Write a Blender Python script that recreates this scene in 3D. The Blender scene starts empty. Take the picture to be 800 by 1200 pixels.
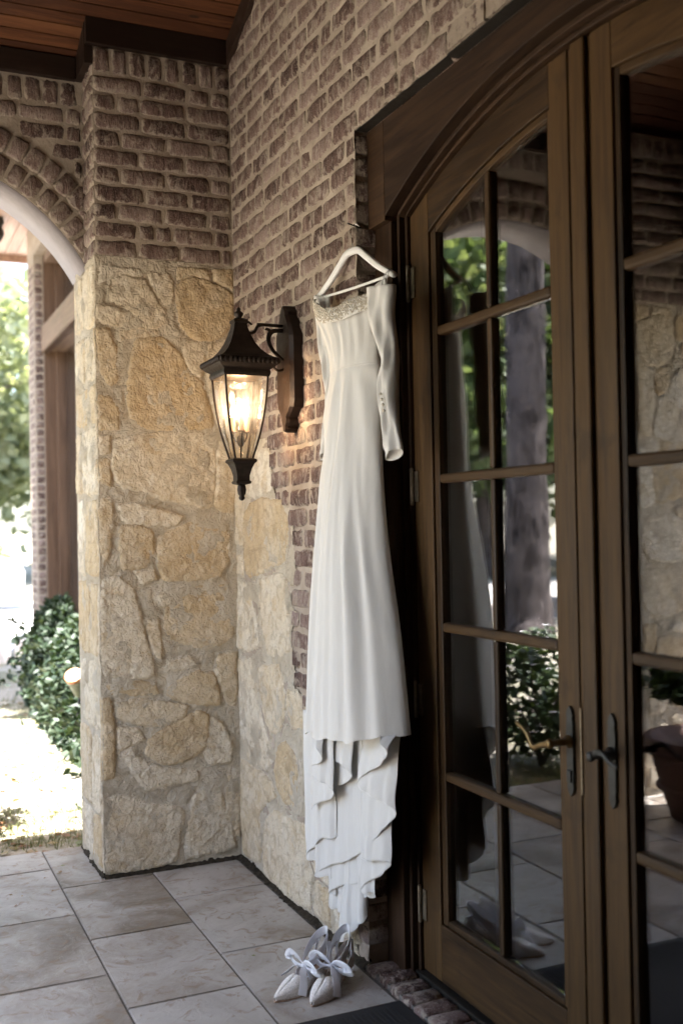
import bpy, bmesh, math, random, json
from mathutils import Vector, Matrix, noise
from mathutils.geometry import delaunay_2d_cdt

# ------------------------------------------------------------------ camera, sky, sun, exposure
scene = bpy.context.scene
col = scene.collection
cam_data = bpy.data.cameras.new('camera'); cam = bpy.data.objects.new('camera', cam_data); col.objects.link(cam)
scene.camera = cam
YAW, PITCH, ROLL = math.radians(24.082), math.radians(.658), math.radians(-1.053)
fwd = Vector((math.sin(YAW)*math.cos(PITCH), math.cos(YAW)*math.cos(PITCH), math.sin(PITCH)))
rgt = Vector((math.cos(YAW), -math.sin(YAW), 0)); upv = rgt.cross(fwd)
r2 = rgt*math.cos(ROLL) + upv*math.sin(ROLL); u2 = -rgt*math.sin(ROLL) + upv*math.cos(ROLL)
M = Matrix((r2, u2, -fwd)).transposed().to_4x4(); M.translation = Vector((-1.524, -4.568, 1.5))
cam.matrix_world = M
cam_data.sensor_fit = 'VERTICAL'; cam_data.sensor_height = 36.0; cam_data.sensor_width = 24.0
cam_data.lens = 1235.6/1200*36
cam_data.clip_start = .05; cam_data.clip_end = 800
cam_data.dof.use_dof = True; cam_data.dof.focus_distance = 3.9; cam_data.dof.aperture_fstop = 2.0

SUN_EL, SUN_AZ = math.radians(66), math.radians(260)        # azimuth clockwise from +Y
world = bpy.data.worlds.new('World'); scene.world = world; world.use_nodes = True
wn = world.node_tree; bg = wn.nodes['Background']
sky = wn.nodes.new('ShaderNodeTexSky'); sky.sky_type = 'NISHITA'; sky.sun_disc = False
sky.sun_elevation = SUN_EL; sky.sun_rotation = SUN_AZ; sky.air_density = 1.0; sky.dust_density = 2.0; sky.ozone_density = 1.0
wn.links.new(sky.outputs['Color'], bg.inputs['Color']); bg.inputs['Strength'].default_value = .11
sun_d = bpy.data.lights.new('sun', 'SUN'); sun_d.energy = 5.0; sun_d.angle = math.radians(.55); sun_d.color = (1, .975, .945)
sun = bpy.data.objects.new('sun', sun_d); col.objects.link(sun)
sdir = Vector((math.sin(SUN_AZ)*math.cos(SUN_EL), math.cos(SUN_AZ)*math.cos(SUN_EL), math.sin(SUN_EL)))
sun.rotation_euler = sdir.to_track_quat('Z', 'Y').to_euler(); sun.location = sdir*40
vs = scene.view_settings
vs.view_transform = 'Standard'; vs.look = 'None'; vs.exposure = 3.35; vs.gamma = 1.0; vs.use_curve_mapping = False
scene.cycles.use_denoising = True
scene.cycles.max_bounces = 10; scene.cycles.diffuse_bounces = 5; scene.cycles.glossy_bounces = 5
scene.cycles.transparent_max_bounces = 16; scene.cycles.sample_clamp_indirect = 6.0
scene.cycles.caustics_reflective = False; scene.cycles.caustics_refractive = False

# ------------------------------------------------------------------ helpers
rnd = random.Random(7)
BASE = {}
def tag(o, label=None, cat=None, group=None, kind=None):
    if label: o['label'] = label
    if cat: o['category'] = cat
    if group: o['group'] = group
    if kind: o['kind'] = kind
    return o
def empty(name, loc=(0, 0, 0), parent=None):
    o = bpy.data.objects.new(name, None); o.empty_display_size = .05; col.objects.link(o)
    loc = Vector(loc)
    if parent is not None:
        o.parent = parent; o.location = loc - BASE[parent.name]
    else: o.location = loc
    BASE[o.name] = loc
    return o
def link(name, me, mat, parent=None, loc=None, smooth=False):
    """me in world coordinates (loc None) or local (loc = world place)"""
    o = bpy.data.objects.new(name, me); col.objects.link(o)
    if mat is not None and not me.materials: me.materials.append(mat)
    if smooth:
        me.polygons.foreach_set('use_smooth', [True]*len(me.polygons))
    base = Vector(loc) if loc is not None else None
    if parent is not None:
        pb = BASE[parent.name]; o.parent = parent
        if loc is None:
            me.transform(Matrix.Translation(-pb)); base = pb.copy()
        else: o.location = Vector(loc) - pb
    else:
        if loc is None: base = Vector((0, 0, 0))
        else: o.location = loc
    BASE[o.name] = base
    return o
def mesh(name, V, F):
    me = bpy.data.meshes.new(name); me.from_pydata([tuple(v) for v in V], [], F); me.update(); return me
def obj(name, V, F, mat, parent=None, smooth=False):
    return link(name, mesh(name, V, F), mat, parent, None, smooth)
def box_vf(x0, x1, y0, y1, z0, z1):
    V = [(x0,y0,z0),(x1,y0,z0),(x1,y1,z0),(x0,y1,z0),(x0,y0,z1),(x1,y0,z1),(x1,y1,z1),(x0,y1,z1)]
    F = [(0,3,2,1),(4,5,6,7),(0,1,5,4),(1,2,6,5),(2,3,7,6),(3,0,4,7)]
    return V, F
def join_vf(parts):
    V, F = [], []
    for v, f in parts:
        n = len(V); V += list(v); F += [tuple(i+n for i in q) for q in f]
    return V, F
def box(name, b, mat, parent=None, bevel=0.0):
    V, F = box_vf(*b)
    me = mesh(name, V, F)
    if bevel:
        bm = bmesh.new(); bm.from_mesh(me)
        bmesh.ops.bevel(bm, geom=bm.edges[:], offset=bevel, segments=2, affect='EDGES', profile=.6)
        bm.to_mesh(me); bm.free()
    return link(name, me, mat, parent)
def lathe_vf(prof, n=20, c=(0, 0, 0), square=False, cap=True):
    """prof: list of (radius, z)"""
    V, F = [], []
    for r, z in prof:
        for k in range(n):
            a = 2*math.pi*k/n
            if square:
                a = 2*math.pi*(k+.5)/n
                m = 1/max(abs(math.cos(a)), abs(math.sin(a)))
                V.append((c[0]+r*m*math.cos(a), c[1]+r*m*math.sin(a), c[2]+z))
            else: V.append((c[0]+r*math.cos(a), c[1]+r*math.sin(a), c[2]+z))
    for i in range(len(prof)-1):
        for k in range(n):
            F.append((i*n+k, i*n+(k+1) % n, (i+1)*n+(k+1) % n, (i+1)*n+k))
    if cap:
        F.append(tuple(reversed(range(n)))); F.append(tuple(range((len(prof)-1)*n, len(prof)*n)))
    return V, F
def catmull(pts, per=6):
    pts = [Vector(p) for p in pts]
    if len(pts) < 3: return pts
    out = []
    for i in range(len(pts)-1):
        p0 = pts[i-1] if i else pts[0]*2-pts[1]
        p1, p2 = pts[i], pts[i+1]
        p3 = pts[i+2] if i+2 < len(pts) else pts[-1]*2-pts[-2]
        for k in range(per):
            t = k/per
            out.append(.5*((2*p1)+(p2-p0)*t+(2*p0-5*p1+4*p2-p3)*t*t+(3*p1-p0-3*p2+p3)*t**3))
    out.append(pts[-1]); return out
def tube_vf(pts, rad, n=8, per=6, flat=1.0):
    """sweep a circle along a smooth curve; rad number or list (per control point)"""
    cp = catmull(pts, per); m = len(cp)
    if not isinstance(rad, (int, float)):
        rr = []
        for i in range(m):
            f = i/(m-1)*(len(rad)-1); k = min(int(f), len(rad)-2); rr.append(rad[k]*(1-f+k)+rad[k+1]*(f-k))
    else: rr = [rad]*m
    V, F = [], []; up = None
    for i, p in enumerate(cp):
        d = (cp[min(i+1, m-1)]-cp[max(i-1, 0)]).normalized()
        if up is None:
            up = Vector((0, 0, 1)) if abs(d.z) < .9 else Vector((1, 0, 0))
        s = d.cross(up)
        if s.length < 1e-5: s = d.orthogonal()
        s.normalize(); up = s.cross(d).normalized()
        for k in range(n):
            a = 2*math.pi*k/n
            V.append(p + s*rr[i]*math.cos(a)*flat + up*rr[i]*math.sin(a))
    for i in range(m-1):
        for k in range(n): F.append((i*n+k, i*n+(k+1) % n, (i+1)*n+(k+1) % n, (i+1)*n+k))
    F.append(tuple(reversed(range(n)))); F.append(tuple(range((m-1)*n, m*n)))
    return V, F
def interp(tab, x):
    """tab: list of (x, y) sorted ascending in x"""
    if x <= tab[0][0]: return tab[0][1]
    for (a, b), (c, d) in zip(tab, tab[1:]):
        if x <= c: return b+(d-b)*(x-a)/(c-a) if c > a else d
    return tab[-1][1]
def sinterp(tab, x):
    """smooth interpolation (monotone-ish cubic) through the table"""
    n = len(tab)
    if x <= tab[0][0]: return tab[0][1]
    if x >= tab[-1][0]: return tab[-1][1]
    for i in range(n-1):
        if x <= tab[i+1][0]: break
    (x0, y0), (x1, y1) = tab[i], tab[i+1]; h = x1-x0
    def slope(k):
        if k == 0: return (tab[1][1]-tab[0][1])/(tab[1][0]-tab[0][0])
        if k == n-1: return (tab[-1][1]-tab[-2][1])/(tab[-1][0]-tab[-2][0])
        return (tab[k+1][1]-tab[k-1][1])/(tab[k+1][0]-tab[k-1][0])
    t = (x-x0)/h; m0, m1 = slope(i)*h, slope(i+1)*h
    return (2*t**3-3*t*t+1)*y0+(t**3-2*t*t+t)*m0+(-2*t**3+3*t*t)*y1+(t**3-t*t)*m1
def sstep(a, b, x):
    t = max(0, min(1, (x-a)/(b-a))); return t*t*(3-2*t)
def fbm(x, y, z, oct=3):
    v, a, s = 0, .5, 1
    for _ in range(oct):
        v += a*noise.noise((x*s, y*s, z*s)); a *= .5; s *= 2.1
    return v

# ------------------------------------------------------------------ materials
class N:
    def __init__(self, name):
        self.m = bpy.data.materials.new(name); self.m.use_nodes = True
        self.t = self.m.node_tree; self.b = self.t.nodes['Principled BSDF']; self.out = self.t.nodes['Material Output']
    def n(self, typ, **kw):
        o = self.t.nodes.new(typ)
        for k, v in kw.items(): setattr(o, k, v)
        return o
    def set(self, sock, v):
        if isinstance(v, bpy.types.NodeSocket): self.t.links.new(v, sock)
        else: sock.default_value = v if not isinstance(v, tuple) or len(v) != 3 or sock.type != 'RGBA' else (*v, 1)
    def pos(self): return self.n('ShaderNodeNewGeometry').outputs['Position']
    def ocoord(self): return self.n('ShaderNodeTexCoord').outputs['Object']
    def orand(self): return self.n('ShaderNodeObjectInfo').outputs['Random']
    def island(self): return self.n('ShaderNodeNewGeometry').outputs['Random Per Island']
    def attr(self, name): return self.n('ShaderNodeAttribute', attribute_name=name).outputs['Fac']
    def vscale(self, v, s):
        o = self.n('ShaderNodeVectorMath', operation='MULTIPLY'); self.set(o.inputs[0], v); o.inputs[1].default_value = s; return o.outputs[0]
    def vadd(self, v, s):
        o = self.n('ShaderNodeVectorMath', operation='ADD'); self.set(o.inputs[0], v); self.set(o.inputs[1], s); return o.outputs[0]
    def noise(self, v, scale, detail=5, rough=.55, dist=0):
        o = self.n('ShaderNodeTexNoise'); self.set(o.inputs['Vector'], v); o.inputs['Scale'].default_value = scale
        o.inputs['Detail'].default_value = detail; o.inputs['Roughness'].default_value = rough; o.inputs['Distortion'].default_value = dist
        return o.outputs['Fac']
    def vor(self, v, scale, feature='F1', out='Distance', rnd=1):
        o = self.n('ShaderNodeTexVoronoi', feature=feature); self.set(o.inputs['Vector'], v); o.inputs['Scale'].default_value = scale
        o.inputs['Randomness'].default_value = rnd; return o.outputs[out]
    def math(self, op, a, b=0.0, clamp=False):
        o = self.n('ShaderNodeMath', operation=op, use_clamp=clamp); self.set(o.inputs[0], a); self.set(o.inputs[1], b); return o.outputs[0]
    def ss(self, x, a, b, lo=0.0, hi=1.0):
        o = self.n('ShaderNodeMapRange', interpolation_type='SMOOTHSTEP'); self.set(o.inputs[0], x)
        for i, v in enumerate((a, b, lo, hi)): o.inputs[i+1].default_value = v
        return o.outputs[0]
    def ramp(self, x, stops):
        o = self.n('ShaderNodeValToRGB'); self.set(o.inputs[0], x); e = o.color_ramp.elements
        while len(e) < len(stops): e.new(.5)
        for el, (p, c) in zip(e, stops): el.position = p; el.color = (*c, 1)
        return o.outputs[0]
    def mix(self, f, a, b, mode='MIX'):
        o = self.n('ShaderNodeMix', data_type='RGBA', blend_type=mode); self.set(o.inputs[0], f); self.set(o.inputs[6], a); self.set(o.inputs[7], b); return o.outputs[2]
    def bump(self, h, strength=.5, dist=.005, prev=None):
        o = self.n('ShaderNodeBump'); self.set(o.inputs['Height'], h); o.inputs['Strength'].default_value = strength; o.inputs['Distance'].default_value = dist
        if prev is not None: self.t.links.new(prev, o.inputs['Normal'])
        return o.outputs['Normal']
    def done(self, color=None, rough=None, normal=None, metal=None, spec=None, **kw):
        if color is not None: self.set(self.b.inputs['Base Color'], color)
        if rough is not None: self.set(self.b.inputs['Roughness'], rough)
        if normal is not None: self.t.links.new(normal, self.b.inputs['Normal'])
        if metal is not None: self.b.inputs['Metallic'].default_value = metal
        if spec is not None: self.b.inputs['Specular IOR Level'].default_value = spec
        for k, v in kw.items(): self.set(self.b.inputs[k.replace('_', ' ')], v)
        return self.m
MORTAR = (.345, .285, .23)
def m_brick():
    k = N('tumbled_brick'); p = k.pos(); r = k.orand()
    sp = k.vscale(p, (1.6, 1.6, .55))
    n1 = k.noise(sp, 16, 6, .65, .6); n2 = k.noise(p, 70, 4, .7); n3 = k.noise(k.vscale(p, (1, 1, .4)), 34, 5, .6, 1.0)
    v = k.math('ADD', k.math('MULTIPLY', n1, .85), k.math('MULTIPLY', k.math('SUBTRACT', r, .5), .40))
    c = k.ramp(v, [(.18, (.056, .033, .028)), (.34, (.118, .072, .060)), (.5, (.180, .121, .103)), (.66, (.265, .195, .170))])
    c = k.mix(k.ss(n3, .50, .66, 0, .75), c, (.35, .285, .245))
    c = k.mix(k.ss(n2, .58, .74, 0, .7), c, (.045, .028, .023))
    n6 = k.noise(p, 9, 6, .7, 1.2); c = k.mix(k.ss(n6, .52, .64, 0, .7), c, MORTAR)
    n7 = k.noise(p, 190, 3, .7); c = k.mix(k.ss(n7, .56, .68, 0, .6), c, (.40, .34, .30)); c = k.mix(k.ss(n7, .44, .32, 0, .6), c, (.05, .032, .027))
    e = k.attr('edge'); n4 = k.noise(p, 38, 4, .6)
    sm = k.math('ADD', e, k.math('MULTIPLY', k.math('SUBTRACT', n4, .5), 2.6))
    c = k.mix(k.ss(sm, .05, .48, .92, 0), c, MORTAR)
    h = k.math('ADD', k.math('MULTIPLY', n3, .9), k.math('ADD', k.math('MULTIPLY', n2, .5), n1))
    return k.done(c, .9, k.bump(h, 1.0, .010), spec=.2)
def m_mortar():
    k = N('sandy_mortar'); p = k.pos()
    n1 = k.noise(p, 7, 6, .6, .4); n2 = k.noise(p, 120, 4, .6); n3 = k.noise(p, 32, 5, .6, .8)
    c = k.ramp(n1, [(.3, (.28, .225, .175)), (.5, MORTAR), (.7, (.44, .37, .30))])
    c = k.mix(k.ss(n3, .62, .75, 0, .6), c, (.15, .11, .08))
    h = k.math('ADD', k.math('MULTIPLY', n2, .4), n3)
    return k.done(c, .95, k.bump(h, .8, .006), spec=.15)
def m_stonemortar():
    k = N('smeared_lime_mortar'); p = k.pos()
    n1 = k.noise(p, 5, 6, .6, .6); n2 = k.noise(p, 110, 4, .65); n3 = k.noise(p, 24, 6, .65, 1.6)
    c = k.ramp(n1, [(.3, (.45, .375, .28)), (.48, (.54, .465, .36)), (.68, (.60, .53, .43))])
    c = k.mix(k.ss(n3, .62, .72, 0, .45), c, (.27, .205, .145))
    c = k.mix(k.ss(n3, .40, .30, 0, .5), c, (.55, .48, .40))
    h = k.math('ADD', k.math('MULTIPLY', n2, .22), k.math('MULTIPLY', n3, 1.5))
    return k.done(c, .93, k.bump(h, 1.0, .018), spec=.15)
def m_stone():
    k = N('cream_limestone'); p = k.pos(); r = k.orand()
    off = k.n('ShaderNodeCombineXYZ'); k.set(off.inputs[0], k.math('MULTIPLY', r, 9)); q = k.vadd(p, off.outputs[0])
    n1 = k.noise(q, 5.5, 6, .6, .8); n2 = k.noise(p, 95, 5, .65); n3 = k.noise(q, 26, 6, .65, 1.2); n5 = k.noise(q, 11, 5, .6, .5)
    base = k.ramp(k.math('ADD', k.math('MULTIPLY', n1, .8), k.math('MULTIPLY', k.math('SUBTRACT', r, .5), .46)),
        [(.18, (.52, .395, .245)), (.34, (.60, .495, .355)), (.5, (.65, .565, .44)), (.68, (.68, .62, .52))])
    c = k.mix(k.ss(n5, .54, .68, 0, .6), base, (.51, .385, .235))
    c = k.mix(k.ss(n3, .40, .28, 0, .55), c, (.62, .55, .44))
    c = k.mix(k.ss(n3, .62, .72, 0, .75), c, (.25, .175, .105))
    c = k.mix(k.ss(n2, .62, .74, 0, .5), c, (.24, .17, .10))
    wq = k.n('ShaderNodeVectorMath', operation='ADD'); k.set(wq.inputs[0], q)
    nz = k.n('ShaderNodeTexNoise'); k.set(nz.inputs['Vector'], q); nz.inputs['Scale'].default_value = 22; nz.inputs['Detail'].default_value = 4
    k.set(wq.inputs[1], k.vscale(nz.outputs['Color'], (.05, .05, .05)))
    v1 = k.vor(wq.outputs[0], 26); v2 = k.vor(wq.outputs[0], 75)
    h = k.math('ADD', k.math('MULTIPLY', n2, .25), k.math('ADD', k.math('MULTIPLY', v1, .35), k.math('ADD', k.math('MULTIPLY', v2, .25), k.math('MULTIPLY', n3, 1.0))))
    c = k.mix(k.ss(v1, .5, .75, 0, .35), c, (.30, .22, .14)); n8 = k.noise(p, 210, 3, .7)
    c = k.mix(k.ss(n8, .57, .69, 0, .5), c, (.72, .67, .58)); c = k.mix(k.ss(n8, .43, .31, 0, .55), c, (.24, .17, .10))
    return k.done(c, .92, k.bump(h, 1.0, .014), spec=.15)
def m_tile():
    k = N('slate_look_tile'); p = k.pos(); r = k.orand()
    off = k.n('ShaderNodeCombineXYZ'); k.set(off.inputs[0], k.math('MULTIPLY', r, 13)); k.set(off.inputs[1], k.math('MULTIPLY', r, 7)); q = k.vadd(p, off.outputs[0])
    n1 = k.noise(q, 2.6, 7, .62, 1.1); n2 = k.noise(q, 15, 7, .65, 1.5); n3 = k.noise(q, 70, 4, .6)
    c = k.ramp(k.math('ADD', n1, k.math('MULTIPLY', k.math('SUBTRACT', r, .5), .24)),
        [(.28, (.18, .145, .112)), (.44, (.29, .255, .22)), (.56, (.375, .345, .315)), (.72, (.45, .42, .385))])
    c = k.mix(k.ss(n2, .53, .66, 0, .7), c, (.235, .16, .10))
    c = k.mix(k.ss(n2, .42, .3, 0, .5), c, (.36, .33, .30))
    c = k.mix(k.ss(n3, .62, .74, 0, .3), c, (.12, .10, .085))
    rg = k.ss(n2, .3, .7, .30, .50)
    h = k.math('ADD', k.math('MULTIPLY', n3, .25), k.math('MULTIPLY', n2, 1.2))
    return k.done(c, rg, k.bump(h, .45, .005), spec=.45)
def m_wood(name, dark, mid, lite, axis, scale=1.0, rough=.5, wear=None, spec=.35):
    """axis 0/1/2 = grain direction in world space"""
    k = N(name); p = k.pos(); r = k.orand()
    off = k.n('ShaderNodeCombineXYZ')
    for i in range(3): k.set(off.inputs[i], k.math('MULTIPLY', r, 5.0+3*i))
    q = k.vadd(p, off.outputs[0])
    s = [1.0, 1.0, 1.0]; s[axis] = .06
    n1 = k.noise(k.vscale(q, tuple(s)), 55*scale, 6, .65, .7); s[axis] = .12
    n2 = k.noise(k.vscale(q, tuple(s)), 9*scale, 4, .6, .4); n3 = k.noise(p, 6, 4, .6)
    v = k.math('ADD', k.math('MULTIPLY', n1, .6), k.math('ADD', k.math('MULTIPLY', n2, .4), k.math('MULTIPLY', k.math('SUBTRACT', r, .5), .22)))
    c = k.ramp(v, [(.34, dark), (.5, mid), (.66, lite)])
    if wear: c = k.mix(k.ss(n3, .56, .72, 0, .5), c, wear)
    return k.done(c, k.ss(n2, .3, .7, rough-.08, rough+.1), k.bump(n1, .25, .003), spec=spec)
def m_knotwood(name):
    k = N(name); p = k.pos(); r = k.orand()
    off = k.n('ShaderNodeCombineXYZ')
    for i in range(3): k.set(off.inputs[i], k.math('MULTIPLY', r, 5.0+3*i))
    q = k.vadd(p, off.outputs[0])
    n1 = k.noise(k.vscale(q, (.06, 1, 1)), 60, 6, .65, .9); n2 = k.noise(k.vscale(q, (.15, 1, 1)), 8, 4)
    v = k.math('ADD', k.math('MULTIPLY', n1, .55), k.math('ADD', k.math('MULTIPLY', n2, .4), k.math('MULTIPLY', k.math('SUBTRACT', r, .5), .25)))
    c = k.ramp(v, [(.34, (.055, .018, .007)), (.5, (.125, .046, .018)), (.66, (.19, .078, .032))])
    kn = k.vor(k.vscale(q, (1.2, 3.5, 3.5)), 2.2)
    c = k.mix(k.ss(kn, .09, .035, 0, .9), c, (.018, .008, .004))
    return k.done(c, .5, k.bump(n1, .2, .002), spec=.35)
def m_simple(name, color, rough=.6, metal=0.0, nscale=40, amt=.25, bump=.1, spec=.4, bdist=.003):
    k = N(name); p = k.pos(); n1 = k.noise(p, nscale, 5, .6)
    c = k.mix(k.ss(n1, .3, .7), tuple(x*(1-amt) for x in color), tuple(min(1, x*(1+amt)) for x in color))
    return k.done(c, k.ss(n1, .3, .7, max(0, rough-.08), min(1, rough+.08)), k.bump(n1, bump, bdist), metal=metal, spec=spec)
def m_glass(name, f0, amp, power, bump=None, tint=(1, 1, 1), milk=0):
    k = N(name); t = k.t
    lw = k.n('ShaderNodeLayerWeight'); lw.inputs['Blend'].default_value = .5
    f = k.math('ADD', k.math('MULTIPLY', k.math('POWER', lw.outputs['Facing'], power), amp), f0, True)
    tr = k.n('ShaderNodeBsdfTransparent'); tr.inputs[0].default_value = (*tint, 1)
    gl = k.n('ShaderNodeBsdfGlossy'); gl.inputs['Roughness'].default_value = .004
    if bump:
        b = k.bump(k.noise(k.pos(), bump[0], 2, .5), bump[1], bump[2]); t.links.new(b, gl.inputs['Normal'])
    mx = k.n('ShaderNodeMixShader'); t.links.new(f, mx.inputs[0]); t.links.new(tr.outputs[0], mx.inputs[1]); t.links.new(gl.outputs[0], mx.inputs[2])
    o_ = mx.outputs[0]
    if milk:
        tl = k.n('ShaderNodeBsdfTranslucent'); tl.inputs[0].default_value = (.9, .88, .84, 1)
        m2 = k.n('ShaderNodeMixShader'); k.set(m2.inputs[0], k.ss(k.noise(k.vscale(k.pos(), (1, 1, .2)), 60, 4, .6), .3, .7, milk*.4, milk*1.6))
        t.links.new(o_, m2.inputs[1]); t.links.new(tl.outputs[0], m2.inputs[2]); o_ = m2.outputs[0]
    t.links.new(o_, k.out.inputs[0]); return k.m
def m_leaf(name, c0, c1, c2, trans=.35):
    k = N(name); r = k.island()
    c = k.ramp(r, [(0, c0), (.55, c1), (1, c2)])
    t = k.t
    tl = k.n('ShaderNodeBsdfTranslucent'); k.set(tl.inputs[0], k.mix(1.0, c, (1.25, 1.2, .6), 'MULTIPLY'))
    k.done(c, .5, spec=.35)
    mx = k.n('ShaderNodeMixShader'); mx.inputs[0].default_value = trans
    t.links.new(k.b.outputs[0], mx.inputs[1]); t.links.new(tl.outputs[0], mx.inputs[2]); t.links.new(mx.outputs[0], k.out.inputs[0])
    return k.m
def m_cloth(name, color, weave=900, trans=.18, sheen=.12):
    k = N(name); o = k.pos(); t = k.t
    n1 = k.noise(o, weave, 2, .5); n2 = k.noise(k.vscale(o, (1, 1, .25)), 60, 4, .6)
    c = k.mix(k.ss(n2, .3, .7), tuple(x*.97 for x in color), color)
    n3 = k.noise(k.vscale(o, (1, 1, .10)), 30, 5, .62, .8); n4 = k.noise(k.vscale(o, (1, 1, .5)), 13, 3, .5, 1.0)
    b0 = k.bump(n1, .25, .0012); b1 = k.bump(k.math('ADD', n3, k.math('MULTIPLY', n4, .8)), .26, .006, b0)
    k.done(c, .8, b1, spec=.12)
    k.b.inputs['Sheen Weight'].default_value = sheen; k.b.inputs['Sheen Roughness'].default_value = .4
    tl = k.n('ShaderNodeBsdfTranslucent'); tl.inputs[0].default_value = (*color, 1)
    mx = k.n('ShaderNodeMixShader'); mx.inputs[0].default_value = trans
    t.links.new(k.b.outputs[0], mx.inputs[1]); t.links.new(tl.outputs[0], mx.inputs[2]); t.links.new(mx.outputs[0], k.out.inputs[0])
    return k.m
def m_emit(name, color, strength):
    k = N(name); e = k.n('ShaderNodeEmission'); e.inputs[0].default_value = (*color, 1); e.inputs[1].default_value = strength
    k.t.links.new(e.outputs[0], k.out.inputs[0]); return k.m
BRICK, MORT, SMORT, STONE, TILE = m_brick(), m_mortar(), m_stonemortar(), m_stone(), m_tile()
CEIL = m_knotwood('red_pine_planks')
TRIM = m_wood('dark_trim_wood', (.012, .006, .004), (.022, .011, .007), (.034, .017, .010), 0, 1, .55)
DOORC = ((.017, .0080, .0026), (.043, .0215, .0068), (.076, .0400, .0130))
DOORV = m_wood('glazed_door_wood_upright', *DOORC, 2, 1, .55, (.026, .014, .0055), .25)
DOORH = m_wood('glazed_door_wood_level', *DOORC, 1, 1, .55, (.026, .014, .0055), .25)
FRAMEW = m_wood('frame_wood', (.014, .0065, .003), (.030, .0145, .0065), (.050, .025, .0115), 2, .8, .6, (.018, .009, .0045), .2)
FRAMEH = m_wood('frame_wood_level', (.018, .0085, .004), (.040, .020, .009), (.062, .032, .0145), 1, .8, .6, (.022, .011, .005), .2)
IRON = m_simple('bronze_iron', (.026, .017, .012), .48, .55, 60, .35, .2)
PLATEW = m_simple('rust_bronze', (.022, .0115, .0075), .5, .3, 45, .35, .2)
DARKIRON = m_simple('pewter_plate', (.045, .045, .043), .5, .6, 50, .3, .15)
BRASSW = m_simple('worn_brass', (.20, .13, .055), .38, .8, 50, .3, .1)
HINGE = m_simple('hinge_steel', (.22, .18, .13), .42, .8, 70, .25, .1)
GLASS = m_glass('window_glass', .11, .9, 3.0, (3.0, .10, .004))
LGLASS = m_glass('seeded_lantern_glass', .05, .6, 3.0, (26, .5, .004), (.98, .95, .90), .028)
DRESS = m_cloth('ivory_crepe', (.76, .74, .705), 900, .24)
SATIN = m_cloth('white_satin_ribbon', (.82, .81, .83), 700, .1, .1); SATIN.node_tree.nodes['Principled BSDF'].inputs['Roughness'].default_value = .38; SATIN.node_tree.nodes['Principled BSDF'].inputs['Specular IOR Level'].default_value = .5
LACE = m_simple('ivory_lace', (.70, .65, .60), .6, 0, 190, .22, .6, .35)
NUDE = m_simple('nude_lining', (.52, .35, .24), .6, 0, 60, .1, .05)
WHITEP = m_simple('white_painted_wood', (.78, .77, .76), .4, 0, 20, .04, .05)
CHROME = m_simple('steel_wire', (.55, .53, .50), .25, 1.0, 40, .1, .05)
PEARL = m_simple('pearl_bead', (.66, .59, .48), .2, .1, 260, .3, .05, .7)
RUBBER = m_simple('black_rubber', (.018, .017, .017), .8, 0, 200, .3, .4)
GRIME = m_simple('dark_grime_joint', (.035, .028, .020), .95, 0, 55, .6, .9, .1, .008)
GROUT = m_simple('grey_grout', (.15, .135, .12), .95, 0, 120, .25, .5, .2)
SOFFIT = m_simple('lavender_grey_soffit', (.29, .26, .27), .7, 0, 14, .10, .15)
# ------------------------------------------------------------------ bricks and stones
def brick_mesh(name, L, H, D, seed, jit=.0042):
    rr = random.Random(seed)
    xs = [-.5*L, -.5*L+.012, -.17*L, .17*L, .5*L-.012, .5*L]; zs = [-.5*H, -.5*H+.011, .5*H-.011, .5*H]
    nx, nz = len(xs), len(zs); V, E = [], []
    for j, z in enumerate(zs):
        for i, x in enumerate(xs):
            b = i in (0, nx-1) or j in (0, nz-1); cnr = i in (0, nx-1) and j in (0, nz-1)
            dx, dz = rr.uniform(-jit, jit), rr.uniform(-jit, jit)
            if cnr: dx -= math.copysign(.004, x); dz -= math.copysign(.004, z)
            y = rr.uniform(.005, .010) if b else rr.uniform(-.0025, .0025)
            if cnr: y += .004
            V.append((x+dx, y, z+dz)); E.append(0.0 if b else (.55 if i in (1, nx-2) else .8))
    F = []
    for j in range(nz-1):
        for i in range(nx-1): F.append((j*nx+i, j*nx+i+1, (j+1)*nx+i+1, (j+1)*nx+i))
    ring = [i for i in range(nx)]+[j*nx+nx-1 for j in range(1, nz)]+[(nz-1)*nx+i for i in range(nx-2, -1, -1)]+[j*nx for j in range(nz-2, 0, -1)]
    n0 = len(V)
    for k in ring: V.append((V[k][0]*1.0, D, V[k][2])); E.append(0.95)
    m = len(ring)
    for k in range(m): F.append((ring[(k+1) % m], ring[k], n0+k, n0+(k+1) % m))
    me = mesh(name, V, F); a = me.attributes.new('edge', 'FLOAT', 'POINT'); a.data.foreach_set('value', E)
    me.materials.append(BRICK); me.polygons.foreach_set('use_smooth', [True]*len(F)); return me
CH, PL = .0793, .205                                  # course height, stretcher pitch
STRETCH = [brick_mesh('brick', PL-.012, CH-.012, .10, 100+i) for i in range(9)]
HALF = [brick_mesh('brick', .092, CH-.012, .10, 200+i) for i in range(5)]
SOLD = [brick_mesh('brick', .068, .108, .10, 300+i) for i in range(5)]
def put_brick(parent, meshes, loc, length=None, nominal=None, facing='-Y', roll=0.0, name='brick'):
    me = rnd.choice(meshes); o = bpy.data.objects.new(name, me); col.objects.link(o); o.parent = parent
    o.location = Vector(loc)-BASE[parent.name]
    rz = 0.0 if facing == '-Y' else -math.pi/2
    if facing == 'flip': rz = math.pi
    o.rotation_euler = (rnd.uniform(-.012, .012), roll+rnd.uniform(-.008, .008), rz+rnd.uniform(-.012, .012))
    sx = (length/nominal) if length else 1.0
    o.scale = (sx, 1, 1)
    return o
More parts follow.
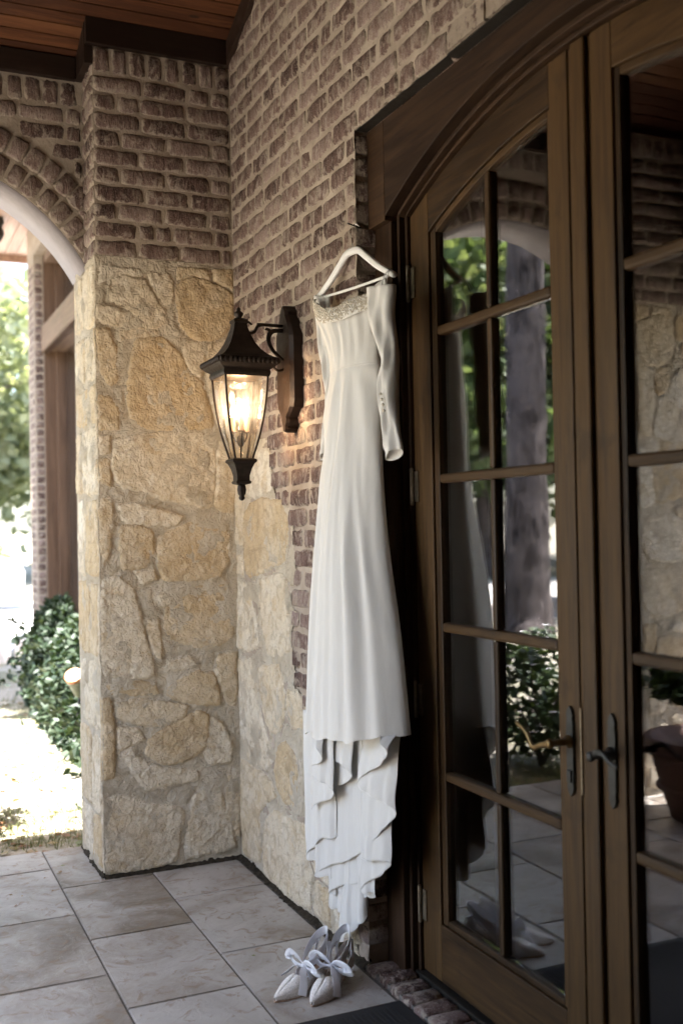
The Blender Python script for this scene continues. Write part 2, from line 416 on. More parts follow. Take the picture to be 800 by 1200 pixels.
def run_bricks(u0, u1, offset):
    """split [u0,u1] into stretchers of one course; returns (centre, length, half?)"""
    out = []; u = u0
    first = offset
    cuts = [u0]; x = u0+first
    while x < u1-.03:
        if x-cuts[-1] > .03: cuts.append(x)
        if rnd.random() < .07: x += PL*.5
        else: x += PL
    if u1-cuts[-1] < .035 and len(cuts) > 1: cuts.pop()
    cuts.append(u1)
    for a, b in zip(cuts, cuts[1:]): out.append(((a+b)/2, b-a-.012))
    return out
def crag(u, v, seed):
    c = .0
    for f, d, w in ((7.0, .010, .10), (17.0, .006, .13)):
        n_ = abs(noise.noise((u*f, v*f, seed+f)))
        if n_ < w: c -= d*(1-n_/w)*sstep(-.15, .2, noise.noise((u*f*.35, v*f*.35, seed+31)))
    return c+.0045*fbm(u*42, v*42, seed, 2)
def sheet(name, u0, u1, v0, v1, step, f, mat, parent, mask=None, amp=.004, freq=9, seed=0.0, taper=True, smooth=True, crags=False, gv=None):
    nu, nv = max(2, int((u1-u0)/step)), max(2, int((v1-v0)/step)); V, F, idx = [], [], {}
    for j in range(nv+1):
        for i in range(nu+1):
            u, v = u0+(u1-u0)*i/nu, v0+(v1-v0)*j/nv
            h = amp*2.2*fbm(u*freq+seed, v*freq, seed*3.1, 3)
            if crags: h += crag(u, v, seed)*.7
            if gv: h += gv(u, v)
            if taper: h *= min(1, i*.2, (nu-i)*.2)
            V.append(f(u, v, h))
    for j in range(nv):
        for i in range(nu):
            if mask:
                uc, vc = u0+(u1-u0)*(i+.5)/nu, v0+(v1-v0)*(j+.5)/nv
                if not mask(uc, vc): continue
            a = j*(nu+1)+i; F.append((a, a+1, a+nu+2, a+nu+1))
    return obj(name, V, F, mat, parent, smooth)
def seg_dist(p, a, b):
    ax, ay = a; bx, by = b; dx, dy = bx-ax, by-ay; L = dx*dx+dy*dy
    t = 0 if L == 0 else max(0, min(1, ((p[0]-ax)*dx+(p[1]-ay)*dy)/L))
    return math.hypot(p[0]-ax-t*dx, p[1]-ay-t*dy)
def inside(p, poly):
    c = False; n = len(poly)
    for i in range(n):
        (x0, y0), (x1, y1) = poly[i], poly[i-1]
        if (y0 > p[1]) != (y1 > p[1]) and p[0] < (x1-x0)*(p[1]-y0)/(y1-y0)+x0: c = not c
    return c
def stone(poly, f, parent, seed, lift=None, name='stone', mat=None, grow=.013):
    rr = random.Random(seed)
    if sum(a[0]*b[1]-b[0]*a[1] for a, b in zip(poly, poly[1:]+poly[:1])) < 0: poly = poly[::-1]
    c0x, c0y = sum(p[0] for p in poly)/len(poly), sum(p[1] for p in poly)/len(poly)
    gr = []
    for i, p in enumerate(poly):                        # grow outwards a little: stones nearly touch
        a, b = poly[i-1], poly[(i+1) % len(poly)]; tx_, ty_ = b[0]-a[0], b[1]-a[1]; L_ = math.hypot(tx_, ty_) or 1
        gr.append((p[0]+ty_/L_*grow, p[1]-tx_/L_*grow))
    poly = gr
    q = []
    for a, b in zip(poly, poly[1:]+poly[:1]):           # Chaikin once, then resample with jitter
        q += [(a[0]*.9+b[0]*.1, a[1]*.9+b[1]*.1), (a[0]*.1+b[0]*.9, a[1]*.1+b[1]*.9)]
    B = []
    for a, b in zip(q, q[1:]+q[:1]):
        n = max(1, int(math.hypot(b[0]-a[0], b[1]-a[1])/.011))
        for k in range(n):
            t = k/n; x, y = a[0]+(b[0]-a[0])*t, a[1]+(b[1]-a[1])*t
            B.append((x+.004*noise.noise((x*40, y*40, seed)), y+.004*noise.noise((x*40, y*40, seed+9.3))))
    xs, ys = [p[0] for p in B], [p[1] for p in B]; st = .0105
    P = []
    x = min(xs)+st*.5
    while x < max(xs):
        y = min(ys)+st*.5
        while y < max(ys):
            p = (x+rr.uniform(-.35, .35)*st, y+rr.uniform(-.35, .35)*st)
            if inside(p, B) and min(seg_dist(p, B[i-1], B[i]) for i in range(len(B))) > st*.35: P.append(p)
            y += st
        x += st
    nb = len(B)
    vs_, _, fs_, *_ = delaunay_2d_cdt([Vector(p) for p in B+P], [(i, (i+1) % nb) for i in range(nb)], [], 1, 1e-5)
    lift = lift if lift is not None else rr.uniform(.002, .008)
    tx, ty = rr.uniform(-.03, .03), rr.uniform(-.03, .03); cx, cy = sum(xs)/nb, sum(ys)/nb
    V = []
    for v in vs_:
        d = min(seg_dist((v.x, v.y), B[i-1], B[i]) for i in range(nb))
        h = -.016+(.016+lift)*min(1, d/(.009+.006*noise.noise((v.x*11, v.y*11, seed))))
        h += sstep(0, .02, d)*(.006*fbm(v.x*15, v.y*15, seed, 3)+.006*fbm(v.x*5, v.y*5, seed+3, 2)+.45*crag(v.x*1.3, v.y*1.3, seed)+tx*(v.x-cx)+ty*(v.y-cy))
        V.append(f(v.x, v.y, h))
    me = mesh(name, V, [tuple(t) for t in fs_])
    return link(name, me, mat or STONE, parent, None, True)
def groove(polys):
    B = [(min(p[0] for p in q)-.03, max(p[0] for p in q)+.03, min(p[1] for p in q)-.03, max(p[1] for p in q)+.03, q) for q in polys]
    def g(u, v):
        m = 0.0
        for x0, x1, y0, y1, q in B:
            if x0 < u < x1 and y0 < v < y1:
                d = min(seg_dist((u, v), q[i-1], q[i]) for i in range(len(q)))
                if d < .024: m = max(m, 1-abs(d-.015)/.009)
        return -.009*max(0, m)*sstep(-.02, .22, noise.noise((u*6, v*6, 77)))
    return g
DATA = json.loads('''{"pier":[[[-0.568,2.571],[-0.499,2.6],[-0.405,2.588],[-0.376,2.536],[-0.322,2.45],[-0.313,2.411],[-0.364,2.378],[-0.424,2.375],[-0.443,2.423],[-0.482,2.455],[-0.564,2.493]],[[-0.274,2.578],[-0.186,2.62],[-0.061,2.584],[-0.003,2.558],[-0.006,2.43],[-0.055,2.356],[-0.15,2.335],[-0.211,2.357],[-0.252,2.405],[-0.265,2.494]],[[-0.622,2.469],[-0.55,2.465],[-0.472,2.436],[-0.433,2.404],[-0.512,2.377],[-0.599,2.398],[-0.626,2.416]],[[-0.454,2.324],[-0.384,2.342],[-0.324,2.336],[-0.254,2.275],[-0.214,2.186],[-0.153,2.149],[-0.129,2.049],[-0.104,1.948],[-0.219,1.931],[-0.361,1.928],[-0.431,1.946],[-0.479,1.979],[-0.493,2.077],[-0.486,2.175],[-0.47,2.274]],[[-0.624,2.371],[-0.566,2.366],[-0.552,2.309],[-0.538,2.295],[-0.536,2.134],[-0.565,2.113],[-0.603,2.17],[-0.625,2.266]],[[-0.628,2.082],[-0.566,2.075],[-0.528,2.017],[-0.534,1.929],[-0.626,1.92]],[[-0.527,2.359],[-0.433,2.379],[-0.354,2.367],[-0.344,2.352],[-0.454,2.334],[-0.538,2.314]],[[-0.232,2.336],[-0.15,2.32],[-0.141,2.23],[-0.163,2.168],[-0.204,2.197],[-0.239,2.265]],[[-0.118,2.322],[-0.023,2.358],[-0.01,2.195],[-0.014,1.96],[-0.083,1.949],[-0.112,2.069],[-0.131,2.19]],[[-0.4,2.623],[-0.299,2.631],[-0.279,2.588],[-0.286,2.503],[-0.311,2.481],[-0.366,2.547],[-0.38,2.585]],[[-0.102,2.657],[-0.001,2.676],[-0.003,2.578],[-0.05,2.595],[-0.092,2.618]],[[-0.268,2.654],[-0.123,2.661],[-0.103,2.617],[-0.186,2.63],[-0.269,2.599]],[[-0.61,2.66],[-0.528,2.632],[-0.419,2.631],[-0.41,2.607],[-0.509,2.606],[-0.577,2.575],[-0.606,2.553]],[[-0.559,1.882],[-0.431,1.912],[-0.26,1.925],[-0.115,1.919],[-0.101,1.849],[-0.109,1.667],[-0.121,1.586],[-0.163,1.577],[-0.224,1.602],[-0.336,1.623],[-0.425,1.658],[-0.523,1.678],[-0.557,1.717],[-0.57,1.804]],[[-0.628,1.804],[-0.58,1.804],[-0.571,1.746],[-0.582,1.68],[-0.629,1.698]],[[-0.624,1.91],[-0.568,1.901],[-0.579,1.819],[-0.626,1.818]],[[-0.086,1.89],[-0.015,1.891],[-0.007,1.748],[-0.011,1.555],[-0.069,1.566],[-0.105,1.591],[-0.094,1.697]],[[-0.531,1.513],[-0.467,1.512],[-0.393,1.491],[-0.388,1.392],[-0.426,1.325],[-0.529,1.318],[-0.537,1.416]],[[-0.364,1.451],[-0.318,1.479],[-0.226,1.518],[-0.143,1.506],[-0.07,1.495],[-0.039,1.464],[-0.046,1.342],[-0.085,1.273],[-0.21,1.262],[-0.342,1.263],[-0.363,1.313],[-0.372,1.392]],[[-0.549,1.605],[-0.466,1.605],[-0.367,1.577],[-0.246,1.543],[-0.277,1.508],[-0.378,1.505],[-0.516,1.527]],[[-0.626,1.64],[-0.573,1.63],[-0.564,1.552],[-0.586,1.398],[-0.616,1.321],[-0.635,1.361]],[[-0.48,1.312],[-0.381,1.318],[-0.374,1.274],[-0.442,1.252]],[[-0.626,1.285],[-0.541,1.293],[-0.486,1.239],[-0.457,1.141],[-0.433,1.017],[-0.404,0.933],[-0.391,0.842],[-0.503,0.847],[-0.626,0.864]],[[-0.388,1.196],[-0.343,1.218],[-0.251,1.234],[-0.241,1.214],[-0.354,1.145]],[[-0.334,1.149],[-0.21,1.236],[-0.064,1.25],[-0.028,1.179],[-0.031,1.023],[-0.033,0.994],[-0.1,0.961],[-0.188,0.962],[-0.315,1.001],[-0.344,1.044],[-0.343,1.106]],[[-0.424,1.1],[-0.372,1.097],[-0.363,1.004],[-0.359,0.911],[-0.385,0.933],[-0.41,1.017]],[[-0.327,0.909],[-0.231,0.923],[-0.194,0.884],[-0.275,0.864],[-0.36,0.865]],[[-0.335,0.796],[-0.276,0.833],[-0.189,0.857],[-0.124,0.842],[-0.104,0.767],[-0.094,0.698],[-0.192,0.706],[-0.32,0.748],[-0.34,0.765]],[[-0.101,0.925],[-0.018,0.94],[-0.014,0.823],[-0.022,0.675],[-0.061,0.689],[-0.087,0.765],[-0.113,0.852]],[[-0.627,0.829],[-0.516,0.839],[-0.392,0.811],[-0.361,0.769],[-0.465,0.77],[-0.588,0.788]],[[-0.563,0.753],[-0.435,0.753],[-0.235,0.702],[-0.257,0.655],[-0.374,0.624],[-0.468,0.643],[-0.557,0.682]],[[-0.427,0.568],[-0.364,0.613],[-0.258,0.649],[-0.192,0.68],[-0.152,0.655],[-0.163,0.52],[-0.239,0.466],[-0.356,0.458],[-0.444,0.513]],[[-0.136,0.659],[-0.085,0.607],[-0.042,0.508],[-0.055,0.435],[-0.148,0.435],[-0.18,0.48]],[[-0.546,0.529],[-0.5,0.555],[-0.475,0.501],[-0.377,0.445],[-0.197,0.414],[-0.198,0.378],[-0.368,0.356],[-0.441,0.357],[-0.492,0.422]],[[-0.565,0.642],[-0.468,0.628],[-0.438,0.579],[-0.479,0.558],[-0.556,0.54]],[[-0.624,0.359],[-0.514,0.335],[-0.442,0.302],[-0.317,0.268],[-0.264,0.249],[-0.287,0.161],[-0.305,0.029],[-0.426,0.011],[-0.519,-0.0],[-0.63,-0.001]],[[-0.232,0.278],[-0.182,0.345],[-0.111,0.363],[-0.091,0.271],[-0.054,0.171],[-0.034,0.047],[-0.117,0.038],[-0.284,0.026],[-0.261,0.126]],[[-0.067,0.384],[-0.006,0.377],[-0.011,0.065],[-0.033,0.116],[-0.078,0.238]],[[-0.628,0.779],[-0.59,0.771],[-0.578,0.643],[-0.573,0.421],[-0.624,0.412],[-0.634,0.528]]],"main":[[[-0.2,1.592],[-0.33,1.615],[-0.568,1.6],[-0.632,1.55],[-0.649,1.439],[-0.6,1.35],[-0.413,1.32],[-0.183,1.27],[-0.117,1.293],[-0.098,1.435],[-0.103,1.541]],[[-0.312,1.27],[-0.575,1.305],[-0.619,1.279],[-0.604,1.198],[-0.644,1.121],[-0.638,0.994],[-0.536,0.963],[-0.395,0.956],[-0.345,1.031],[-0.302,1.18]],[[0.024,1.266],[-0.107,1.247],[-0.173,1.173],[-0.27,1.05],[-0.293,0.992],[-0.139,0.947],[0.027,0.943]],[[-0.252,0.892],[-0.534,0.938],[-0.559,0.862],[-0.572,0.733],[-0.521,0.665],[-0.419,0.63],[-0.349,0.683],[-0.281,0.807]],[[-0.607,0.846],[-0.762,0.838],[-0.79,0.736],[-0.743,0.691],[-0.63,0.701],[-0.593,0.763]],[[0.013,0.896],[-0.176,0.92],[-0.226,0.819],[-0.274,0.686],[-0.385,0.581],[-0.423,0.514],[-0.327,0.459],[-0.117,0.461],[-0.013,0.49]],[[-0.492,0.59],[-0.591,0.634],[-0.682,0.584],[-0.712,0.506],[-0.672,0.38],[-0.555,0.378],[-0.472,0.429],[-0.45,0.494]],[[-0.023,0.451],[-0.196,0.447],[-0.409,0.428],[-0.469,0.384],[-0.298,0.304],[-0.257,0.254],[-0.263,0.04],[-0.036,0.023],[-0.001,0.21]],[[-0.335,0.25],[-0.454,0.323],[-0.647,0.327],[-0.782,0.344],[-0.776,0.232],[-0.838,0.168],[-0.82,0.021],[-0.608,0.005],[-0.315,0.019],[-0.302,0.138]],[[-0.234,1.819],[-0.459,1.818],[-0.46,1.644],[-0.257,1.618],[-0.145,1.637]],[[-0.005,1.905],[-0.181,1.879],[-0.149,1.712],[-0.086,1.41],[-0.002,1.409]],[[-0.0,1.37],[-0.084,1.371],[-0.091,1.28],[0.004,1.284]],[[-0.875,0.163],[-1.004,0.155],[-1.014,0.025],[-0.852,0.028]],[[-1.035,0.149],[-1.241,0.155],[-1.271,0.063],[-1.052,0.026]],[[-0.848,0.834],[-1.088,0.808],[-1.117,0.63],[-0.861,0.578]],[[-0.834,0.54],[-1.115,0.584],[-1.121,0.388],[-0.833,0.329]],[[-0.865,0.305],[-1.12,0.358],[-1.136,0.211],[-1.036,0.174],[-0.877,0.189]],[[-1.154,0.622],[-1.316,0.627],[-1.333,0.386],[-1.165,0.385]]],"bound":[[0.077,1.999],[0.005,1.953],[-0.429,1.841],[-0.468,1.608],[-0.614,1.58],[-0.7,1.417],[-0.671,1.214],[-0.643,1.008],[-0.682,0.878],[-0.802,0.779],[-1.126,0.814],[-1.345,0.662],[-1.346,0.39],[-1.36,0.251]],"sk_l":[[-0.215,2.237],[-0.149,2.124],[-0.131,2.038],[-0.162,1.902],[-0.182,1.754],[-0.207,1.65],[-0.249,1.357],[-0.293,1.01],[-0.313,0.762]],"sk_r":[[0.122,2.25],[0.146,2.122],[0.148,2.041],[0.156,2.007],[0.159,1.934],[0.156,1.831],[0.163,1.623],[0.188,1.415],[0.238,1.163],[0.273,0.913],[0.284,0.831]],"band_u":[[-0.197,2.295],[-0.166,2.28],[-0.134,2.265],[-0.088,2.242],[-0.048,2.235],[-0.003,2.233],[0.066,2.246],[0.114,2.249],[0.156,2.254]],"band_l":[[-0.175,2.242],[-0.155,2.215],[-0.129,2.199],[-0.083,2.187],[-0.047,2.185],[-0.002,2.183],[0.047,2.184],[0.105,2.194],[0.17,2.196]],"seam":[[-0.073,2.025],[-0.008,2.021],[0.056,2.02],[0.127,2.024],[0.201,2.031]],"slv_l":[[0.171,2.252],[0.17,2.232],[0.181,2.14],[0.223,2.051],[0.24,2.011],[0.221,1.962],[0.227,1.893],[0.233,1.798],[0.227,1.747],[0.24,1.725]],"slv_r":[[0.299,2.23],[0.296,2.214],[0.288,2.154],[0.298,2.072],[0.301,2.013],[0.299,1.942],[0.297,1.873],[0.307,1.792],[0.322,1.735],[0.322,1.724]],"sl2_l":[[-0.265,2.309],[-0.251,2.212],[-0.218,2.066],[-0.199,1.979],[-0.219,1.848],[-0.244,1.755]],"sl2_r":[[-0.148,2.255],[-0.135,2.169],[-0.128,2.054],[-0.12,1.97],[-0.124,1.84],[-0.138,1.742]],"sheets":{"A":[[-0.09,0.435],[-0.182,0.405],[-0.292,0.318],[-0.223,0.305],[-0.148,0.322]],"B":[[-0.121,0.785],[-0.079,0.71],[-0.17,0.654],[-0.038,0.602],[-0.195,0.511],[-0.113,0.491],[-0.176,0.415]],"C":[[0.102,0.447],[0.052,0.417],[-0.23,0.27],[-0.15,0.274]],"Dd":[[0.088,0.343],[0.055,0.326],[-0.166,0.224],[-0.139,0.212]],"E":[[0.23,0.835],[0.267,0.778],[0.089,0.656],[0.273,0.599],[0.068,0.409],[0.222,0.42],[0.037,0.285],[0.108,0.286],[0.013,0.244]],"F":[[-0.191,0.244],[-0.18,0.166],[-0.122,0.162],[-0.069,0.208]],"G":[[-0.149,0.061],[-0.118,0.065],[-0.09,0.074],[-0.062,0.111],[0.021,0.168],[0.028,0.19]],"H":[[-0.035,0.701],[0.041,0.67],[-0.038,0.608]]},"hem":[[-0.267,0.77],[-0.191,0.775],[-0.046,0.788],[0.075,0.792],[0.168,0.804],[0.243,0.818],[0.321,0.841]]}''')

# ------------------------------------------------------------------ ground, patio floor, drive
LAWN = N('sunlit_turf_soil'); _p = LAWN.pos(); _n = LAWN.noise(_p, 1.2, 6, .6); _n2 = LAWN.noise(_p, 22, 5, .6)
_c = LAWN.mix(LAWN.ss(_n, .4, .6), (.20, .185, .12), (.35, .315, .265)); _c = LAWN.mix(LAWN.ss(_n2, .5, .68, 0, .8), _c, (.43, .385, .34))
LAWN = LAWN.done(_c, .95, LAWN.bump(_n2, .8, .02), spec=.1)
tag(obj('lawn', [(-300, -300, -.06), (300, -300, -.06), (300, 500, -.06), (-300, 500, -.06)], [(0, 1, 2, 3)], LAWN), 'sunlit patchy lawn around the porch', kind='structure')
CONC = m_simple('pale_concrete', (.52, .49, .46), .9, 0, 3, .12, .3)
tag(box('driveway', (-60, 40, 9.5, 19.0, -.2, -.035), CONC), 'pale concrete drive crossing behind the garden', kind='structure')
patio = tag(empty('patio_floor', (0, 0, 0)), 'grey stone-look tiled porch floor', kind='structure')
box('grout_bed', (-3.0, 0.0, -5.6, .522, -.16, -.005), GROUT, patio)
TW, TL = .390, .61
xl = -.030
kcol = 0
tile_meshes = {}
while xl > -3.0:
    x1, x0 = xl, max(xl-TW, -3.0)
    ys = [.52]; y = (.235 if kcol % 2 == 0 else -.045)
    while y > -5.6:
        if ys[-1]-y > .04: ys.append(y)
        y -= TL
    ys.append(-5.6)
    for a, b in zip(ys, ys[1:]):
        key = (round(x1-x0, 3), round(a-b, 3))
        if key not in tile_meshes:
            w, l = key; V, F = box_vf(-w/2+.0035, w/2-.0035, -l/2+.0035, l/2-.0035, -.012, 0)
            me = mesh('tile', V, F); bm = bmesh.new(); bm.from_mesh(me)
            bmesh.ops.bevel(bm, geom=[e for e in bm.edges if all(v.co.z > -.001 for v in e.verts)], offset=.003, segments=2, affect='EDGES')
            bm.to_mesh(me); bm.free(); me.materials.append(TILE); tile_meshes[key] = me
        o = link('tile', tile_meshes[key], None, patio, ((x0+x1)/2, (a+b)/2, rnd.uniform(-.0008, .0008)))
        o.rotation_euler = (rnd.uniform(-.0012, .0012), rnd.uniform(-.0012, .0012), 0)
    xl -= TW; kcol += 1
# grime line along the wall foot
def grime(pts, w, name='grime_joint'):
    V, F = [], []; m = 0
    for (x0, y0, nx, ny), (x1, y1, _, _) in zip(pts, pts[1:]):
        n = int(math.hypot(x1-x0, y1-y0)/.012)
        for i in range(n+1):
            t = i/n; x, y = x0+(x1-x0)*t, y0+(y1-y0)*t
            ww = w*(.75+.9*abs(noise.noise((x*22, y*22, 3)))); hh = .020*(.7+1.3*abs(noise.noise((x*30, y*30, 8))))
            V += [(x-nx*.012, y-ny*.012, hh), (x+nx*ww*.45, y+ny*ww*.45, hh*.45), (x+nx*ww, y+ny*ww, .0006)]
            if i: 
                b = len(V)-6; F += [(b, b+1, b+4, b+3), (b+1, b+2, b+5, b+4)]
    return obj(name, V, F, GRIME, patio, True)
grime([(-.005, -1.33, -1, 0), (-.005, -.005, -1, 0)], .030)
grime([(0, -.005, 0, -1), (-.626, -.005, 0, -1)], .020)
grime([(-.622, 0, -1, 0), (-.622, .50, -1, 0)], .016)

# ------------------------------------------------------------------ main house wall (plane X=0, faces -X)
DC = -2.40                                          # door axis
YJ, ZT = -1.33, 2.843                               # brick jamb, head of the opening
CE = lambda y: 3.685-.39*y if y > DC else 3.685-.39*(2*DC-y)   # ceiling height
wall = tag(empty('house_wall', (.15, -2.4, 0)), 'tan brick house wall with cream rubble stone at its foot, holding the doors', 'wall')
V, F = join_vf([box_vf(.095, .40, YJ, .5, -.1, 5.0), box_vf(.095, .40, -5.6, 2*DC-YJ, -.1, 5.0), box_vf(.095, .40, 2*DC-YJ, YJ, ZT+.002, 5.0)])
obj('wall_core', V, F, MORT, wall)
bound = DATA['bound']                               # (y, z) brick / stone line
def bound_y(z):
    """first brick (largest y) at height z"""
    if z > bound[1][1]-.0: return 0.0
    zs = [(b[1], b[0]) for b in bound]
    for (z1, y1), (z0, y0) in zip(zs, zs[1:]):
        if z0 <= z <= z1: return y0+(y1-y0)*(z-z0)/(z1-z0) if z1 > z0 else y0
    return -1.36
fm = lambda u, v, h: (-h, u, v)
def hole(u, v): return not (2*DC-YJ < u < YJ and v < ZT)
sheet('mortar_bed', -2.35, 0, 0, 4.75, .02, lambda u, v, h: (-h-.002, u, v), MORT, wall, lambda u, v: v < CE(u)+.1 and (u > YJ+.008 or v > ZT), .0045, 16)
obj('jamb_mortar', [(0.004, YJ+.012, 0), (.095, YJ+.012, 0), (.095, YJ+.012, ZT), (.004, YJ+.012, ZT)], [(0, 1, 2, 3)], MORT, wall)
V, F = join_vf([([(0, -5.6, 0), (0, 2*DC-YJ, 0), (0, 2*DC-YJ, ZT), (0, -5.6, ZT)], [(3, 2, 1, 0)]), ([(0, -5.6, ZT), (0, -2.35, ZT), (0, -2.35, 4.75), (0, -5.6, 4.75)], [(3, 2, 1, 0)])])
obj('mortar_rest', V, F, MORT, wall)
rest = []
BZ = 2.678
for k in range(-34, 26):
    z = BZ+(k+.5)*CH
    if z < .05: continue
    odd = k % 2
    def course(y_hi, y_lo, rest_from=-2.05, zc=z):
        if y_hi-y_lo < .03: return
        for c, L in run_bricks(-y_hi, -y_lo, (PL if odd else PL*.5)+rnd.uniform(-.025, .025)):
            yc = -c
            if zc > CE(yc)+.06: continue
            if yc < rest_from:
                rest.append(box_vf(-.006-rnd.uniform(0, .003), .08, yc-L/2, yc+L/2, zc-(CH-.012)/2, zc+(CH-.012)/2)); continue
            ms, nom = (STRETCH, PL-.012) if L > .14 else (HALF, .092)
            put_brick(wall, ms, (-.0065-rnd.uniform(0, .003), yc, zc+rnd.uniform(-.002, .002)), L, nom, '-X')
    if z < ZT:
        course(max(bound_y(z), YJ+.105+(.09 if odd else 0)) if z < bound[1][1] else -.004, YJ+(.0 if z > 2.5 else rnd.uniform(-.006, .004)))
        course(2*DC-YJ, -5.6)
    else:
        course(-.004, -5.6)
V, F = join_vf(rest); tag(obj('brickwork', V, F, BRICK, wall), kind='stuff')
# stones of the foot
sm = sheet('stone_mortar', -1.345, 0, 0, 2.02, .009, lambda u, v, h: (-h-.0072, u, v), SMORT, wall,
      lambda u, v: v < (bound[1][1]+.02) and u > max(bound_y(v)-.03+.07*noise.noise((u*11, v*11, 1)), YJ+.085+.09*noise.noise((u*11, v*11, 6))), .006, 11, 2.0, crags=True, gv=groove([[tuple(p) for p in q] for q in DATA['main']]))
for i, poly in enumerate(DATA['main']):
    stone([tuple(p) for p in poly], lambda u, v, h: (-h-.006, u, v), wall, 40+i)

# ------------------------------------------------------------------ stone piers with brick heads
PW = .626
def build_pier(label):
    pr = tag(empty('stone_pier', (-.31, .25, 0)), label, 'pier', 'stone piers of the porch arch')
    V, F = join_vf([box_vf(-.612, .0, .014, .498, -.1, 2.67), box_vf(-.612, .0, .014, .24, 2.67, 3.62)])
    obj('pier_core', V, F, SMORT, pr)
    ej = lambda z: .006*noise.noise((z*14, 1.7, 0))+.008*noise.noise((z*4, 5.7, 0))
    fp = lambda u, v, h: (u+(ej(v) if u < -.6 else 0), -h, v)
    sheet('stone_mortar', -PW, 0, 0, 2.682, .009, lambda u, v, h: (u+ej(v)*sstep(-.5, -.626, u), -h-.0022, v), SMORT, pr, None, .006, 10, 5.0, crags=True, gv=groove([[tuple(p) for p in q] for q in DATA['pier']]))
    for i, poly in enumerate(DATA['pier']):
        stone([(max(-.619, min(-.004, p[0])), max(.012, min(2.668, p[1]))) for p in poly], lambda u, v, h: (u+ej(v)*sstep(-.5, -.626, u), -h-.002, v), pr, 300+i)
    # side face towards the arch opening
    sheet('side_mortar', 0, .50, 0, 2.682, .011, lambda u, v, h: (-PW-h*1.3+ej(v)*(1-sstep(0, .12, u)), u, v), SMORT, pr, None, .012, 9, 11.0, crags=True)
    zz = .02; i = 0
    while zz < 2.6:
        hh = rnd.uniform(.16, .36); zt = min(2.66, zz+hh)
        cut = rnd.uniform(.16, .36)
        for (a, b) in ((.012, cut), (cut+.02, .49)):
            j = lambda: rnd.uniform(-.014, .014)
            poly = [(a, zz+.012), ((a+b)/2, zz+.012+j()), (b, zz+.012+abs(j())), (b+j()*.5-.004, (zz+zt)/2), (b-.01, zt-.012+j()*.4), ((a+b)/2, zt-.012+j()), (a+abs(j()), zt-.012), (a+abs(j())*.5, (zz+zt)/2)]
            stone([(max(.008, min(.492, p[0])), max(.01, p[1])) for p in poly], lambda u, v, h: (-PW-h*1.0+ej(v)*(1-sstep(0, .12, u)), u, v), pr, 500+i); i += 1
        zz = zt+.015
    # brick head
    sheet('brick_mortar', -PW+.004, 0, 2.672, 3.60, .02, lambda u, v, h: (u, -h+.001, v), MORT, pr, None, .004, 16, 4.0)
    obj('brick_mortar_side', [(-PW+.006, 0.004, 2.67), (-PW+.006, .22, 2.67), (-PW+.006, .22, 3.60), (-PW+.006, 0.004, 3.60)], [(0, 1, 2, 3)], MORT, pr)
    for k in range(10):
        z = 2.678+(k+.5)*CH
        if k in (0, 1):
            u = -PW
            while u < -.03:
                L = .19 if (rnd.random() < .28 or (k == 0 and u < -.6)) else .078
                if u+L > -.004: L = -.004-u
                if L > .03:
                    ms, nom = (STRETCH, PL-.012) if L > .14 else (HALF, .092)
                    put_brick(pr, ms, (u+L/2, -.006, z), L-.012, nom)
                u += L
        else:
            for c, L in run_bricks(-PW, -.004, (PL if k % 2 else PL*.5)+rnd.uniform(-.02, .02)):
                ms, nom = (STRETCH, PL-.012) if L > .14 else (HALF, .092)
                put_brick(pr, ms, (c, -.006-rnd.uniform(0, .003), z), L, nom)
        cut = .075 if k % 2 else .165                       # side bricks
        for a, b in ((.004, cut), (cut, .222)):
            L = b-a-.012
            if L > .02:
                ms, nom = (STRETCH, PL-.012) if L > .13 else (HALF, .092)
                o = put_brick(pr, ms, (-PW-.004, (a+b)/2, z), L, nom, '-X')
    u = -PW
    while u < -.03:
        L = min(.0785, -.004-u)
        put_brick(pr, SOLD, (u+L/2, -.006, 3.478+.056), L-.011, .068); u += .0785
    for a in (.004, .08, .155):
        put_brick(pr, SOLD, (-PW-.004, a+.036, 3.478+.056), .062, .068, '-X')
    return pr
def copy_tree(o, parent, dx):
    c = o.copy(); col.objects.link(c); c.parent = parent
    if parent is None: c.location.x += dx
    for ch in list(o.children): copy_tree(ch, c, dx)
    return c
pier = build_pier('rubble stone pier with brick head, in the corner beside the lantern')
pier2 = copy_tree(pier, None, -1.985)
pier2['label'] = 'rubble stone pier far side of the arch, reflected in the right-hand door'

# ------------------------------------------------------------------ arch wall between the piers
AX, AZ, AR = -1.38, 2.25, .875
aw = tag(empty('arch_wall', (AX, .36, 2.68)), 'brick arch wall spanning the opening beside the pier', 'arch')
def arc_pts(R, n, z_min):
    a0 = math.asin((z_min-AZ)/R); return [(AX+R*math.cos(a0+(math.pi-2*a0)*i/n), AZ+R*math.sin(a0+(math.pi-2*a0)*i/n)) for i in range(n+1)]
pts = arc_pts(AR+.004, 40, 2.66)
V, F = [], []
for i, (x, z) in enumerate(pts):
    V += [(x, .228, z), (x, .228, 3.70), (x, .496, z), (x, .496, 3.70)]
    if i:
        b = 4*(i-1); F += [(b, b+4, b+5, b+1), (b+3, b+7, b+6, b+2), (b, b+2, b+6, b+4)]
x_r, x_l = pts[0][0], pts[-1][0]
b1 = box_vf(x_r, -.60, .2285, .4955, 2.60, 3.70); b2 = box_vf(-2.80, x_l, .2285, .4955, 2.60, 3.70)
Va, Fa = join_vf([(V, F), b1, b2]); obj('arch_core', Va, Fa, MORT, aw)
pts = arc_pts(AR, 48, 2.67); V, F = [], []
